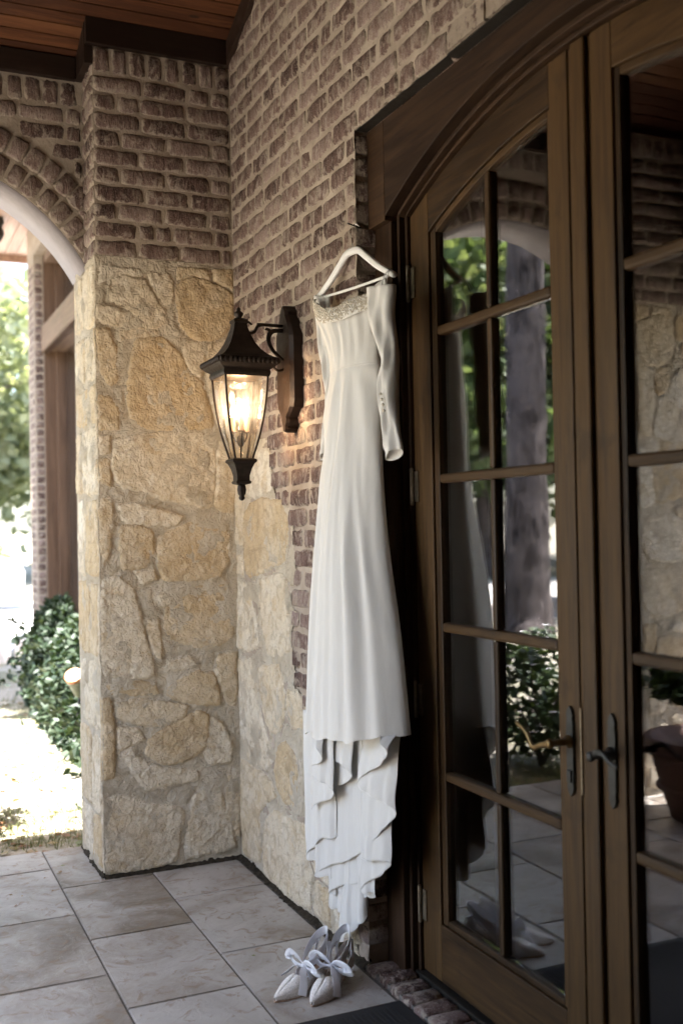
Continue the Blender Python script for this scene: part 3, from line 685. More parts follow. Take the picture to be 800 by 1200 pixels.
for i, (x, z) in enumerate(pts):                       # lining band of the soffit, a real 2 cm board
    dx, dz = (x-AX)/AR*.018, (z-AZ)/AR*.018
    V += [(x-dx, .236, z-dz), (x+dx*.1, .236, z+dz*.1), (x+dx*.1, .52, z+dz*.1), (x-dx, .52, z-dz)]
    if i:
        b = 4*(i-1); F += [(b, b+1, b+5, b+4), (b+3, b, b+4, b+7), (b+2, b+3, b+7, b+6)]
obj('soffit_lining', V, F, SOFFIT, aw, True)
V, F = [], []                                            # mortar face of the arch wall
sheet('mortar_face', -2.2, -.60, 2.6, 3.62, .02, lambda u, v, h: (u, .222-h, v), MORT, aw, lambda u, v: math.hypot(u-AX, v-AZ) > AR+.012, .004, 16, 7.0)
for ring, (r0, r1) in enumerate(((AR+.006, AR+.102), (AR+.116, AR+.212))):
    rm = (r0+r1)/2; a0 = math.asin((2.69-AZ)/rm); n = int(round((math.pi-2*a0)*rm/.081))
    for i in range(n):
        a = a0+(math.pi-2*a0)*(i+.5)/n
        o = put_brick(aw, SOLD, (AX+rm*math.cos(a), .2135-rnd.uniform(0, .004)-ring*.004, AZ+rm*math.sin(a)), .066*rm/(AR+.05), .068, '-Y', math.pi/2-a)
        o.scale.z = .096/.108
for k in range(11):
    z = 2.678+(k+.5)*CH
    if z > 3.40: break
    for c, L in run_bricks(-2.14, -.63, (PL if k % 2 else PL*.5)):
        a, b = c-L/2, c+L/2
        d = AR+.222
        hz = z-CH/2+.006-AZ
        if hz < d:
            w = math.sqrt(max(0, d*d-hz*hz))
            if a < AX < b or (abs(a-AX) < w and abs(b-AX) < w): continue
            if abs(a-AX) < w: a = AX+w if a > AX else a
            if abs(b-AX) < w: b = AX-w if b < AX else b
            if a > AX and abs(a-AX) < w: continue
            if b-a < .025: continue
        L2 = b-a; ms, nom = (STRETCH, PL-.012) if L2 > .14 else (HALF, .092)
        put_brick(aw, ms, ((a+b)/2, .2165-rnd.uniform(0, .003), z), L2, nom)
u = -2.14
while u < -.66:
    put_brick(aw, SOLD, (u+.039, .2165, 3.395+.056), .066, .068); u += .0785

# ------------------------------------------------------------------ ceiling, trims, roof
ceil = tag(empty('porch_ceiling', (-1.4, DC, 4.6)), 'sloping red-brown plank porch ceiling', kind='structure')
pitch = .0625
def plank_mesh(y0, y1):
    V = []
    g = .0035
    for x in (-2.9, .02):
        for y, dz in ((y0+g, 0), (y1-g, 0), (y1-g, .02), (y0+g, .02)): V.append((x, y, CE(y)+dz))
    F = [(0, 1, 5, 4), (1, 2, 6, 5), (2, 3, 7, 6), (3, 0, 4, 7), (0, 3, 2, 1), (4, 5, 6, 7)]
    return V, F
y = .34
while y > DC:
    V, F = plank_mesh(max(y-pitch, DC), y); obj('plank', V, F, CEIL, ceil)
    V, F = plank_mesh(2*DC-y, min(2*DC-y+pitch, DC)); obj('plank', V, F, CEIL, ceil)
    y -= pitch
V = []
for x in (-3.6, .5):
    for yy, dz in ((.72, .022), (.72, .20), (DC, .20), (2*DC-.72, .20), (2*DC-.72, .022), (DC, .022)): V.append((x, yy, CE(yy)+dz))
F = [(0, 1, 7, 6), (1, 2, 8, 7), (2, 3, 9, 8), (3, 4, 10, 9), (4, 5, 11, 10), (5, 0, 6, 11), (0, 5, 2, 1), (5, 4, 3, 2), (6, 7, 8, 11), (11, 8, 9, 10)]
ROOFM = m_simple('brown_shingle', (.09, .075, .065), .9, 0, 30, .3, .5)
tag(obj('porch_roof', V, F, ROOFM), 'brown shingle roof over the porch', kind='structure')
box('trim_board', (-.655, -.026, -.034, .0, 3.588, 3.70), TRIM, ceil, .003)
box('trim_board', (-.658, -.622, -.004, .215, 3.510, 3.70), TRIM, ceil, .003)
box('trim_board', (-2.14, -.6585, .180, .215, 3.508, 3.606), TRIM, ceil, .003)
V = []                                                   # raking board along the house wall
for x in (-.026, -.001):
    for yy, dz in ((.0, -.10), (.0, .01), (DC, .01), (DC, -.10)): V.append((x, yy, CE(yy)+dz))
obj('raking_board', V, [(3, 2, 1, 0), (4, 5, 6, 7), (0, 1, 5, 4), (1, 2, 6, 5), (2, 3, 7, 6), (3, 0, 4, 7)], TRIM, ceil)
V = []
for x in (-.026, -.001):
    for yy, dz in ((2*DC, -.10), (2*DC, .01), (DC, .01), (DC, -.10)): V.append((x, yy, CE(yy)+dz))
obj('raking_board', V, [(0, 1, 2, 3), (7, 6, 5, 4), (4, 5, 1, 0), (5, 6, 2, 1), (6, 7, 3, 2), (7, 4, 0, 3)], TRIM, ceil)
# unseen front and end of the porch, shaped to limit the light (behind and beside the camera)
fr = tag(empty('unseen_porch_front', (-2.7, DC, 0)), 'unseen porch front and end wall, closed in to limit the light inside', kind='structure')
box('beam', (-2.78, -2.45, -5.0, .22, 2.65, 3.62), TRIM, fr)
V = [(-2.75, .5, 3.6), (-2.75, DC, 4.64), (-2.75, 2*DC-.5, 3.6), (-2.5, .5, 3.6), (-2.5, DC, 4.64), (-2.5, 2*DC-.5, 3.6)]
obj('gable', V, [(0, 1, 2), (5, 4, 3), (0, 3, 4, 1), (1, 4, 5, 2), (0, 2, 5, 3)], MORT, fr)
box('pier', (-2.766, -2.45, -5.0, -2.2, -.1, 2.649), SMORT, fr)  # solid stretch added to narrow the unseen opening and dim the porch
box('unseen_end_wall', (-2.766, -.005, -5.3, -5.001, -.1, 3.70), MORT, fr)  # unseen end closed off to keep light from the camera side

# ------------------------------------------------------------------ dark room behind the doors
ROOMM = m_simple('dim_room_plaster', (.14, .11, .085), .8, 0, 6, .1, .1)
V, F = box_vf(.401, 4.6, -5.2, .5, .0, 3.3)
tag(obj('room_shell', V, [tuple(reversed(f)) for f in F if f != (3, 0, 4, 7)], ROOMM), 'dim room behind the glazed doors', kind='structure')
V, F = box_vf(.40, 4.75, -5.35, .65, -.1, 5.2)
tag(obj('house_body', V, [f for f in F if f != (3, 0, 4, 7)], MORT), 'main body of the brick house', kind='structure')
# ------------------------------------------------------------------ double door
door = tag(empty('double_door', (.12, DC, 0)), 'arched double door of dark glazed wood with many panes', 'door')
def zarc(y, apex, R): return apex-R+math.sqrt(max(0, R*R-(y-DC)**2))
def band_vf(y0, y1, zlo, zhi, X0, X1, n=28):
    """slab between two curves zlo(y), zhi(y), from X0 (front) to X1"""
    V, F = [], []
    for i in range(n+1):
        y = y0+(y1-y0)*i/n
        V += [(X0, y, zlo(y)), (X0, y, zhi(y)), (X1, y, zhi(y)), (X1, y, zlo(y))]
        if i:
            b = 4*(i-1)
            for k in range(4): F.append((b+k, b+(k+1) % 4, b+4+(k+1) % 4, b+4+k))
    F += [(3, 2, 1, 0), (4*n, 4*n+1, 4*n+2, 4*n+3)]
    return V, F
def fix(o):
    bm = bmesh.new(); bm.from_mesh(o.data); bmesh.ops.recalc_face_normals(bm, faces=bm.faces[:]); bm.to_mesh(o.data); bm.free(); return o
def band(name, y0, y1, zlo, zhi, X0, X1, mat, parent, n=28, bev=0):
    V, F = band_vf(y0, y1, zlo, zhi, X0, X1, n); o = fix(obj(name, V, F, mat, parent))
    if bev:
        m = o.modifiers.new('bevel', 'BEVEL'); m.width = bev; m.segments = 2; m.limit_method = 'ANGLE'; m.angle_limit = math.radians(50)
    return o
def mir(y): return 2*DC-y
YA, YB = YJ+.004, mir(YJ)-.004
a1 = lambda y: zarc(y, 2.745, 2.10); a2 = lambda y: zarc(y, 2.727, 2.13); a3 = lambda y: zarc(y, 2.712, 2.20)
YS = -1.452                                       # inner edge of the casing
band('spandrel_panel', YS, mir(YS), a1, lambda y: 2.838, .045, .10, FRAMEH, door, 60, .003)
for s in (0, 1):
    f = (lambda y: y) if s == 0 else mir
    lo, hi = sorted((f(YS+.001), f(YA)))
    box('spandrel_panel', (.045, .10, lo, hi, 2.505, 2.838), FRAMEH, door, .002)
    box('casing', (.068, .11, lo, hi, .012, 2.504), FRAMEW, door, .003)
    lo, hi = sorted((f(-1.470), f(-1.4525)))
    band('frame_moulding', lo, hi, lambda y: .012, a1, .088, .17, FRAMEW, door, 4, .003)
    lo, hi = sorted((f(-1.4865), f(-1.4705)))
    band('frame_moulding', lo, hi, lambda y: .012, a2, .108, .17, FRAMEW, door, 4, .003)
band('arch_moulding', -1.4705, mir(-1.4705), a2, lambda y: a1(y)-.0006, .082, .17, FRAMEH, door, 60, .003)
band('arch_moulding', -1.487, mir(-1.487), a3, lambda y: a2(y)-.0006, .104, .17, FRAMEH, door, 60, .003)
MET = m_simple('dark_threshold_metal', (.03, .026, .022), .45, .5, 60, .3, .1)
box('lintel', (.0025, .0445, mir(YJ), YJ, 2.8385, 2.8425), MET, door)
box('threshold', (.098, .24, mir(-1.45), -1.45, .0, .03), MET, door, .004)
V, F = box_vf(.19, .40, mir(YJ), YJ, 2.75, 2.86); obj('head_backing', V, F, FRAMEH, door)
V, F = join_vf([box_vf(.17, .40, -1.4865, YJ, 0, 2.80), box_vf(.17, .40, mir(YJ), mir(-1.4865), 0, 2.80)]); obj('jamb_lining', V, F, FRAMEW, door)
ZM = [2.124, 1.654, 1.1825, .7095]; ZG = .2385; MW = .030
g_in = lambda y: zarc(y, 2.572, 2.02)
def leaf(side):
    f = (lambda y: y) if side == 0 else mir
    lf = empty('leaf', (.14, f(-1.92), .02), door)
    tag(lf, 'left leaf with curled brass-edged lever' if side == 0 else 'right leaf with dark lever')
    def bnd(name, ya, yb, zlo, zhi, X0, X1, mat, n=16, bev=.003):
        lo, hi = sorted((f(ya), f(yb))); return band(name, lo, hi, zlo, zhi, X0, X1, mat, lf, n, bev)
    bnd('stile', -1.4875, -1.607, lambda y: .035, lambda y: a3(y)-.003, .120, .168, DOORV, 6)
    bnd('stile', -2.272, -2.352, lambda y: .035, lambda y: a3(y)-.003, .120, .168, DOORV, 6)
    bnd('top_rail', -1.6075, -2.2715, lambda y: g_in(y)+.022, lambda y: a3(y)-.003, .1205, .1675, DOORH, 24)
    bnd('bottom_rail', -1.6075, -2.2715, lambda y: .035, lambda y: ZG-.020, .1205, .1675, DOORH, 2)
    # glazing beads round the opening
    bnd('glazing_bead', -1.6075, -1.640, lambda y: ZG-.018, lambda y: g_in(y)+.020, .128, .162, DOORV, 4)
    bnd('glazing_bead', -2.252, -2.2715, lambda y: ZG-.018, lambda y: g_in(y)+.020, .128, .162, DOORV, 4)
    bnd('glazing_bead', -1.6405, -2.2515, lambda y: g_in(y), lambda y: g_in(y)+.0215, .1285, .1615, DOORH, 24)
    bnd('glazing_bead', -1.6405, -2.2515, lambda y: ZG-.0195, lambda y: ZG, .1285, .1615, DOORH, 2)
    YC = -1.947
    rows = [g_in]+[(lambda y, z=z: z) for z in ZM]
    for i, z in enumerate(ZM):
        bnd('muntin', -1.6405, -2.2515, lambda y: z-MW, lambda y: z, .126, .164, DOORH, 2, .008)
    tops = [None]+[z-MW for z in ZM]; 
    for i in range(5):
        zt = (lambda y: g_in(y)-.0005) if i == 0 else (lambda y, z=ZM[i-1]-MW: z-.0005)
        zb = (lambda y, z=ZM[i]: z+.0005) if i < 4 else (lambda y: ZG+.0005)
        bnd('muntin', YC-.0125, YC+.0125, zb, zt, .127, .163, DOORV, 2, .007)
        for (ya, yb) in ((-1.6405, YC+.012), (YC-.012, -2.2515)):
            bnd('pane', ya, yb, zb, zt, .1435, .1485, GLASS, 8, 0)
    # hardware
    hp = empty('hardware_anchor', (.12, f(-2.34), .9), lf) if False else None
    return lf, bnd, f
lf1, bnd1, f1 = leaf(0); lf2, bnd2, f2 = leaf(1)
band('astragal', DC-.048, DC+.047, lambda y: .036, lambda y: a3(y)-.004, .124, .175, DOORV, lf2, 6, .003)
band('astragal', DC-.036, DC+.020, lambda y: .036, lambda y: a3(y)-.004, .108, .1235, DOORV, lf2, 6, .006)
def plate(parent, yc, zc, h=.232, w=.030, x=.1195):
    prof = [(0, -.5), (.32, -.46), (.5, -.40), (.40, -.36), (.5, -.30), (.5, .30), (.40, .36), (.5, .40), (.32, .46), (0, .5)]
    P = [(yc+a*w, zc+b*h) for a, b in prof]+[(yc-a*w, zc+b*h) for a, b in prof[-2:0:-1]]
    n = len(P); V = [(x-.008, a*.9+yc*.1, b) for a, b in P]+[(x, a, b) for a, b in P]
    F = [tuple(range(n))]+[(i, i+n, (i+1) % n+n, (i+1) % n) for i in range(n)]
    return fix(obj('handle_plate', V, F, DARKIRON, parent))
def lever(parent, yc, zc, pts, mat, name='lever'):
    parts = [lathe_rot(yc, zc)]
    parts.append(tube_vf([(a, yc+b, zc+c) for a, b, c in pts], [.010, .0085, .0075, .007, .0055], 10, 8, .75))
    V, F = join_vf(parts); return obj(name, V, F, mat, parent, True)
def lathe_rot(yc, zc):
    V, F = lathe_vf([(.006, 0), (.017, .001), (.017, .006), (.009, .010), (.009, .055), (.0125, .058), (.0125, .066), (.005, .070)], 16)
    return [(.1115-z, yc+x, zc+y) for x, y, z in V], F
plate(lf1, -2.318, .905); plate(lf2, -2.486, .912)
lever(lf1, -2.318, .930, [(.055, 0, 0), (.052, .045, -.012), (.050, .075, -.022), (.050, .105, .012), (.050, .150, .030)], BRASSW)
lever(lf2, -2.486, .930, [(.055, 0, 0), (.052, -.02, .012), (.050, -.045, .014), (.050, -.07, .0), (.050, -.10, -.008)], DARKIRON)
box('keyhole_boss', (.105, .1115, -2.326, -2.310, .825, .857), DARKIRON, lf1, .003)
box('bolt_plate', (.1185, .124, -2.358, -2.353, .80, 1.02), HINGE, lf1, .001)
for z in (2.291, 1.619, .92, .25):
    for lf, yy in ((lf1, -1.4885), (lf2, mir(-1.4885))):
        V, F = lathe_vf([(.003, -.062), (.007, -.058), (.007, -.022), (.0062, -.0205), (.007, -.019), (.007, .019), (.0062, .0205), (.007, .022), (.007, .058), (.003, .062)], 10, (.1085, yy, z))
        V2, F2 = box_vf(.1145, .1195, min(yy, yy-.030 if yy > DC else yy+.030), max(yy, yy-.030 if yy > DC else yy+.030), z-.05, z+.05)
        V, F = join_vf([(V, F), (V2, F2)]); obj('hinge', V, F, HINGE, lf)

# brick sill in front of the door
sill = tag(empty('brick_sill', (.04, DC, 0)), 'row of worn bricks forming the door sill', 'sill')
box('sill_bed', (-.018, .10, mir(YJ), YJ, -.02, .012), GROUT, sill)
SILLB = [brick_mesh('brick', .072, .118, .03, 700+i) for i in range(4)]
for _m in SILLB: _m.attributes['edge'].data.foreach_set('value', [.35+.5*(v.co.y < .003) for v in _m.vertices])
y = YJ-.01
while y > mir(YJ)+.05:
    o = bpy.data.objects.new('brick', rnd.choice(SILLB)); col.objects.link(o); o.parent = sill
    o.location = Vector((.038, y-.037, .024+rnd.uniform(-.002, .002)))-BASE[sill.name]
    o.rotation_euler = (-math.pi/2+rnd.uniform(-.02, .02), 0, math.pi/2)
    o.rotation_euler = (Matrix.Rotation(math.pi/2, 3, 'Z') @ Matrix.Rotation(-math.pi/2, 3, 'X')).to_euler()
    y -= .084
# rubber mat
mat_ = tag(empty('door_mat', (-.42, -2.4, 0)), 'black ribbed rubber mat in front of the doors', 'mat')
box('mat_base', (-.80, -.030, -3.2, -1.605, .001, .008), RUBBER, mat_, .002)
ribs = [box_vf(-.80+.03+i*.0165, -.80+.03+i*.0165+.009, -3.17, -1.635, .007, .0115) for i in range(43)]
V, F = join_vf(ribs); tag(obj('ribs', V, F, RUBBER, mat_), kind='stuff')

# ------------------------------------------------------------------ wall lantern
LX, LY = -.233, -.755
lan = tag(empty('wall_lantern', (0, LY, 1.86)), 'lit bronze wall lantern with tapered glass on a scrolled bracket', 'lantern')
prof = [(0.0, 1.858), (.012, 1.862), (.018, 1.872), (.014, 1.880), (.026, 1.892), (.030, 1.905), (.026, 1.915), (.046, 1.930), (.074, 1.952), (.084, 1.985), (.084, 2.225), (.070, 2.262), (.048, 2.292), (.032, 2.312), (.032, 2.325), (.018, 2.338), (.010, 2.348), (0.0, 2.352)]
P = [(LY+a, z) for a, z in prof]+[(LY-a, z) for a, z in prof[-2:0:-1]]; n = len(P)
V = [(-.056, LY+(a-LY)*.80, 2.10+(b-2.10)*.985) for a, b in P]+[(-.044, a, b) for a, b in P]+[(-.004, a, b) for a, b in P]
F = [tuple(range(n))]+[(i+k*n, i+(k+1)*n, (i+1) % n+(k+1)*n, (i+1) % n+k*n) for i in range(n) for k in (0, 1)]
fix(obj('back_plate', V, F, PLATEW, lan))
lp = lambda px, py: (-.16+(px-301)*.003514, LY, 2.266-(py-382)*.00318)
V, F = join_vf([tube_vf([(-.035, LY, 2.270), (-.09, LY, 2.272), (-.16, LY, 2.272)], .0065, 8), tube_vf([lp(308, 380), lp(302, 382), lp(298, 389), lp(293, 391), lp(288, 387), lp(287, 381), lp(291, 378), lp(295, 381)], [.0065, .006, .006, .005, .004], 8)])
obj('bracket_bar', V, F, IRON, lan, True)
V, F = join_vf([tube_vf([lp(336, 386), lp(328, 386), lp(318, 388), lp(314, 397), lp(318, 409), lp(326, 418), lp(333, 425), lp(332, 432), lp(325, 435), lp(320, 431), lp(323, 426)], [.009, .008, .010, .008, .007, .006, .005, .005, .004], 8),
               tube_vf([lp(318, 389), lp(313, 385), lp(310, 386)], [.008, .006, .002], 8)])
obj('scroll', V, F, IRON, lan, True)
c0 = (LX, LY, 0)
def sq(name, prof, mat, cap=True, parent=lan):
    V, F = lathe_vf(prof, 4, c0, True, cap); return fix(obj(name, V, F, mat, parent))
roof = sq('roof', [(.088, 2.062), (.092, 2.072), (.090, 2.086), (.104, 2.096), (.114, 2.106), (.117, 2.118), (.112, 2.130), (.098, 2.136), (.082, 2.148), (.064, 2.168), (.048, 2.194), (.036, 2.224), (.027, 2.252), (.024, 2.270), (.028, 2.274), (.028, 2.283), (.016, 2.290)], IRON)
beads = []
for s in range(4):
    for i in range(13):
        t = (i+.5)/13*2-1; a = .1175
        x, y = ((t*a, -a), (t*a, a), (-a, t*a), (a, t*a))[s]
        V, F = lathe_vf([(.001, -.012), (.0062, -.006), (.0072, 0), (.0062, .006), (.001, .012)], 6, (LX+x, LY+y, 2.117)); beads.append((V, F))
V, F = join_vf(beads); tag(obj('egg_moulding', V, F, IRON, roof), kind='stuff')
V, F = lathe_vf([(.016, 2.288), (.010, 2.294), (.017, 2.302), (.019, 2.308), (.012, 2.316), (.007, 2.320), (.009, 2.324), (.005, 2.331), (.001, 2.334)], 12, c0); obj('finial', V, F, IRON, lan, True)
gp = [(.083, 2.064), (.0805, 2.02), (.076, 1.97), (.069, 1.915), (.059, 1.855), (.046, 1.80), (.033, 1.75)]
for s in range(4):                                          # four bent panes and four corner bars
    V, F = [], []
    for j, (a, z) in enumerate(gp):
        a -= .003
        for t in (-1, 1):
            x, y = ((t*a, -a), (t*a, a), (-a, t*a), (a, t*a))[s]; V.append((LX+x, LY+y, z))
        if j: F.append((2*j-2, 2*j-1, 2*j+1, 2*j))
    o = obj('pane', V, F, LGLASS, lan, True)
    m = o.modifiers.new('thickness', 'SOLIDIFY'); m.thickness = .0022
    sx, sy = ((-1, -1), (1, -1), (1, 1), (-1, 1))[s]
    V, F = tube_vf([(LX+sx*a, LY+sy*a, z) for a, z in gp], .0042, 6, 3); obj('corner_bar', V, F, IRON, lan, True)
sq('bottom_cup', [(.034, 1.757), (.046, 1.752), (.048, 1.744), (.040, 1.736), (.031, 1.715), (.025, 1.690), (.025, 1.672), (.030, 1.668), (.028, 1.660), (.012, 1.656)], IRON)
V, F = lathe_vf([(.010, 1.662), (.015, 1.652), (.0175, 1.638), (.015, 1.622), (.009, 1.614), (.012, 1.608), (.011, 1.602), (.003, 1.596)], 14, c0); obj('drop_finial', V, F, IRON, lan, True)
V, F = lathe_vf([(.004, 1.75), (.004, 1.80), (.010, 1.806), (.014, 1.818), (.014, 1.838), (.006, 1.846), (.004, 1.87)], 12, c0); obj('stem', V, F, IRON, lan, True)
BULB = m_emit('candle_bulb_glow', (1.0, .76, .50), 34.0)
SLEEVE = m_simple('candle_sleeve', (.16, .085, .045), .6, 0, 40, .1, .05)
for i in range(3):
    a = math.radians(20+120*i); cx, cy = LX+.030*math.cos(a), LY+.030*math.sin(a)
    V, F = tube_vf([(LX, LY, 1.828), (LX+.018*math.cos(a), LY+.018*math.sin(a), 1.822), (cx, cy, 1.842), (cx, cy, 1.858)], .0035, 8); obj('candle_arm', V, F, IRON, lan, True)
    V, F = lathe_vf([(.004, 1.852), (.013, 1.856), (.013, 1.861), (.0095, 1.862), (.0095, 1.915), (.007, 1.916)], 12, (cx, cy, 0)); cd = obj('candle', V, F, SLEEVE, lan, True)
    V, F = lathe_vf([(.003, 1.914), (.006, 1.920), (.0085, 1.930), (.0085, 1.938), (.006, 1.950), (.0025, 1.960), (.0006, 1.967)], 12, (cx, cy, 0)); obj('bulb', V, F, BULB, cd, True)
lamp_d = bpy.data.lights.new('lantern_light', 'POINT'); lamp_d.energy = .42; lamp_d.color = (1.0, .68, .40); lamp_d.shadow_soft_size = .035
lamp = bpy.data.objects.new('lantern_light', lamp_d); col.objects.link(lamp); lamp.parent = lan; lamp.location = Vector((LX, LY, 2.0))-BASE[lan.name]

# ------------------------------------------------------------------ hanger and dress
HA = Vector((.19611614, -.98058068, 0)); HN = Vector((-.98058068, -.19611614, 0)); HO = Vector((-.02, -1.335, 0))
def W(s, off, z): return HO+HA*s+HN*off+Vector((0, 0, z))
hg = tag(empty('clothes_hanger', tuple(W(0, 0, 2.30))), 'white wooden hanger hooked on the brick edge, carrying the dress', 'hanger')
def arm(sgn):
    ctrl = [(0, 2.425), (.035, 2.420), (.075, 2.392), (.13, 2.352), (.18, 2.322), (.215, 2.303), (.228, 2.296)]
    cp = catmull([(s, z, 0) for s, z in ctrl], 4); V, F = [], []; m = len(cp)
    for i, p in enumerate(cp):
        t = i/(m-1); hh = .0130-.0035*t if t < .93 else .0095*(1-(t-.93)/.07*.55); dd = .0085
        d = (cp[min(i+1, m-1)]-cp[max(i-1, 0)]).normalized(); nn = Vector((-d.y, d.x, 0))
        for k in range(10):
            a = 2*math.pi*k/10; c, s_ = math.cos(a), math.sin(a)
            c = math.copysign(abs(c)**.6, c); s_ = math.copysign(abs(s_)**.6, s_)
            q = p+nn*hh*c; V.append(W(sgn*q.x, dd*s_, q.y))
    for i in range(m-1):
        for k in range(10): F.append((i*10+k, i*10+(k+1) % 10, i*10+10+(k+1) % 10, i*10+10+k))
    F.append(tuple(range((m-1)*10, m*10))); return V, F
V, F = join_vf([arm(1), arm(-1)]); fix(obj('shoulder', V, F, WHITEP, hg, True))
V, F = tube_vf([W(-.195, 0, 2.302), W(0, 0, 2.299), W(.195, 0, 2.302)], .0050, 8); obj('bar', V, F, WHITEP, hg, True)
V, F = tube_vf([W(0, 0, 2.43), W(0, 0, 2.465), W(-.012, -.002, 2.485), W(-.012, -.006, 2.508), W(.004, -.012, 2.518), W(.016, -.018, 2.508)], .0018, 8); obj('hook', V, F, CHROME, hg, True)

nl = tag(empty('wall_nail', (-.02, -1.33, 2.515)), 'small dark nail in the brick edge holding the hanger hook', 'nail')
V, F = tube_vf([(.02, -1.318, 2.512), (-.012, -1.331, 2.5135), (-.040, -1.343, 2.515)], [.0022, .0022, .0026], 8); obj('shank', V, F, DARKIRON, nl, True)
dr = tag(empty('wedding_dress', tuple(W(0, .03, .05))), 'long ivory wedding dress with beaded neckline hanging against the wall', 'dress')
asc = lambda tab: sorted([(z, s) for s, z in tab])
SL, SR = asc(DATA['sk_l']), asc(DATA['sk_r'])
BL = sorted([tuple(p) for p in DATA['band_l']]); BU = sorted([tuple(p) for p in DATA['band_u']]); HEM = sorted([tuple(p) for p in DATA['hem']])
DEP = [(.7, .120), (1.1, .098), (1.6, .066), (2.03, .046), (2.25, .034), (2.35, .03)]
def front_off(t, z):
    D = sinterp(DEP, z); q = max(0.0, 1-abs(t)**2.4)
    hw = (sinterp(SR, z)-sinterp(SL, z))/2; lim = .58*hw*(t+1); d0_ = D*q**.55
    o = .012+(d0_*lim/(d0_**4+lim**4+1e-12)**.25 if lim > 0 else 0)
    edge = sstep(0, .35, t+1)
    low = sstep(1.95, 1.2, z); mid = sstep(2.0, 1.7, z)
    tf = interp([(.75, -.31), (1.65, -.05), (2.0, .0)], z)                # overlapping front fold
    if t > tf: o += (.006+.034*low)*mid*math.exp(-(t-tf)/.55)*sstep(tf-.0, tf+.05, t)
    o -= (.005+.020*low)*mid*math.exp(-((t-tf+.03)/.07)**2)
    for c, w, a in ((-.82, .06, .020), (-.60, .08, .024), (.22, .15, .014), (.52, .12, .022), (.80, .07, .016)):
        cc = c*(.65+.35*low) if c > 0 else c
        o += a*(.10+.90*low)*math.exp(-((t-cc)/w)**2)*sstep(2.0, 1.4, z)*(1+.3*math.sin(z*2.6+c*9))*(edge if t < 0 else 1)
    # gathers of the bodice and tension folds under the waist seam
    b = sstep(2.03, 2.10, z)*sstep(2.26, 2.18, z)
    o += b*(.0022*math.sin(t*14+(z-2.2)*9*t)+.0016*math.sin(t*23-(z-2.2)*14*t))
    w2 = sstep(2.02, 1.93, z)*sstep(1.55, 1.8, z)
    o += w2*.0045*math.sin((t-.1)*7/(.4+(2.05-z)*1.5)+.8)
    o += .003*math.exp(-((z-2.022)/.007)**2)*-1.0
    o += low*(.0013*math.sin(t*27+1.6*math.sin(z*2.1))+.0007*math.sin(t*44+2.2*math.sin(z*1.7+1)))*(edge if t < 0 else 1)
    return o+.006*fbm(t*2.6, z*2.2, 4, 3)*(edge if t < 0 else 1)
def t_range(z): return sinterp(SL, z), sinterp(SR, z)
NT, NZ, NB = 150, 170, 40
V, F = [], []
def col_z(t, v):
    s_guess = -.267+(.588)*(t*.5+.5); zb = sinterp(HEM, s_guess)+.005*math.sin(t*11)+.003*math.sin(t*23+1)
    sg2 = -.175+.345*(t*.5+.5); zt = sinterp(BL, sg2)+.006
    return zb+(zt-zb)*v
loop = [(2*i/NT-1, 1) for i in range(NT+1)]+[(1-2*i/NB, 0) for i in range(1, NB)]
for j in range(NZ+1):
    v = j/NZ
    for t, fr_ in loop:
        z = col_z(t, v); l, r = t_range(z); s = (l+r)/2+(r-l)/2*t
        if fr_: off = front_off(t, z)
        else: off = -.012+.018*(abs(t)**3)
        V.append(W(s, off, z))
n = len(loop)
for j in range(NZ):
    for i in range(n): F.append((j*n+i, j*n+(i+1) % n, (j+1)*n+(i+1) % n, (j+1)*n+i))
sk = fix(obj('skirt', V, F, DRESS, dr, True))
# stitched waist seam
pts = []
for i in range(41):
    t = -1+2*i/40*.995; z = 2.024; l, r = t_range(z); pts.append(W((l+r)/2+(r-l)/2*t, front_off(t, z)+.0008, z))
V, F = tube_vf(pts, .0016, 6, 2); obj('waist_seam', V, F, DRESS, sk, True)
# beaded neckline
def band_pt(u, v):
    sl, sr = BU[0][0], BU[-1][0]; su = sl+(sr-sl)*u
    zu = sinterp(BU, su); sb = BL[0][0]+(BL[-1][0]-BL[0][0])*u; zb = sinterp(BL, sb)
    s = sb+(su-sb)*v; z = zb+(zu-zb)*v
    off = .016+.040*max(0, 1-abs(2*u-1)**2.4)**.55+.006*math.sin(v*math.pi)+.002*math.sin(u*21)
    return W(s, off+.006, z)
V, F = [], []
for j in range(9):
    for i in range(61): V.append(band_pt(i/60, j/8))
for j in range(8):
    for i in range(60): F.append((j*61+i, j*61+i+1, j*61+62+i, j*61+61+i))
nb = obj('neckline', V, F, DRESS, dr, True); m = nb.modifiers.new('thickness', 'SOLIDIFY'); m.thickness = .003; m.offset = -1
parts = []
for i in range(900):
    u, v = rnd.random(), rnd.random()**.8; p = band_pt(u, .03+.95*v)+HN*.002; r = rnd.uniform(.0016, .0034)
    o6 = [Vector((r, 0, 0)), Vector((-r, 0, 0)), Vector((0, r, 0)), Vector((0, -r, 0)), Vector((0, 0, r)), Vector((0, 0, -r))]
    parts.append(([p+q for q in o6], [(0, 2, 4), (2, 1, 4), (1, 3, 4), (3, 0, 4), (2, 0, 5), (1, 2, 5), (3, 1, 5), (0, 3, 5)]))
V, F = join_vf(parts); tag(obj('beading', V, F, PEARL, nb, True), kind='stuff')
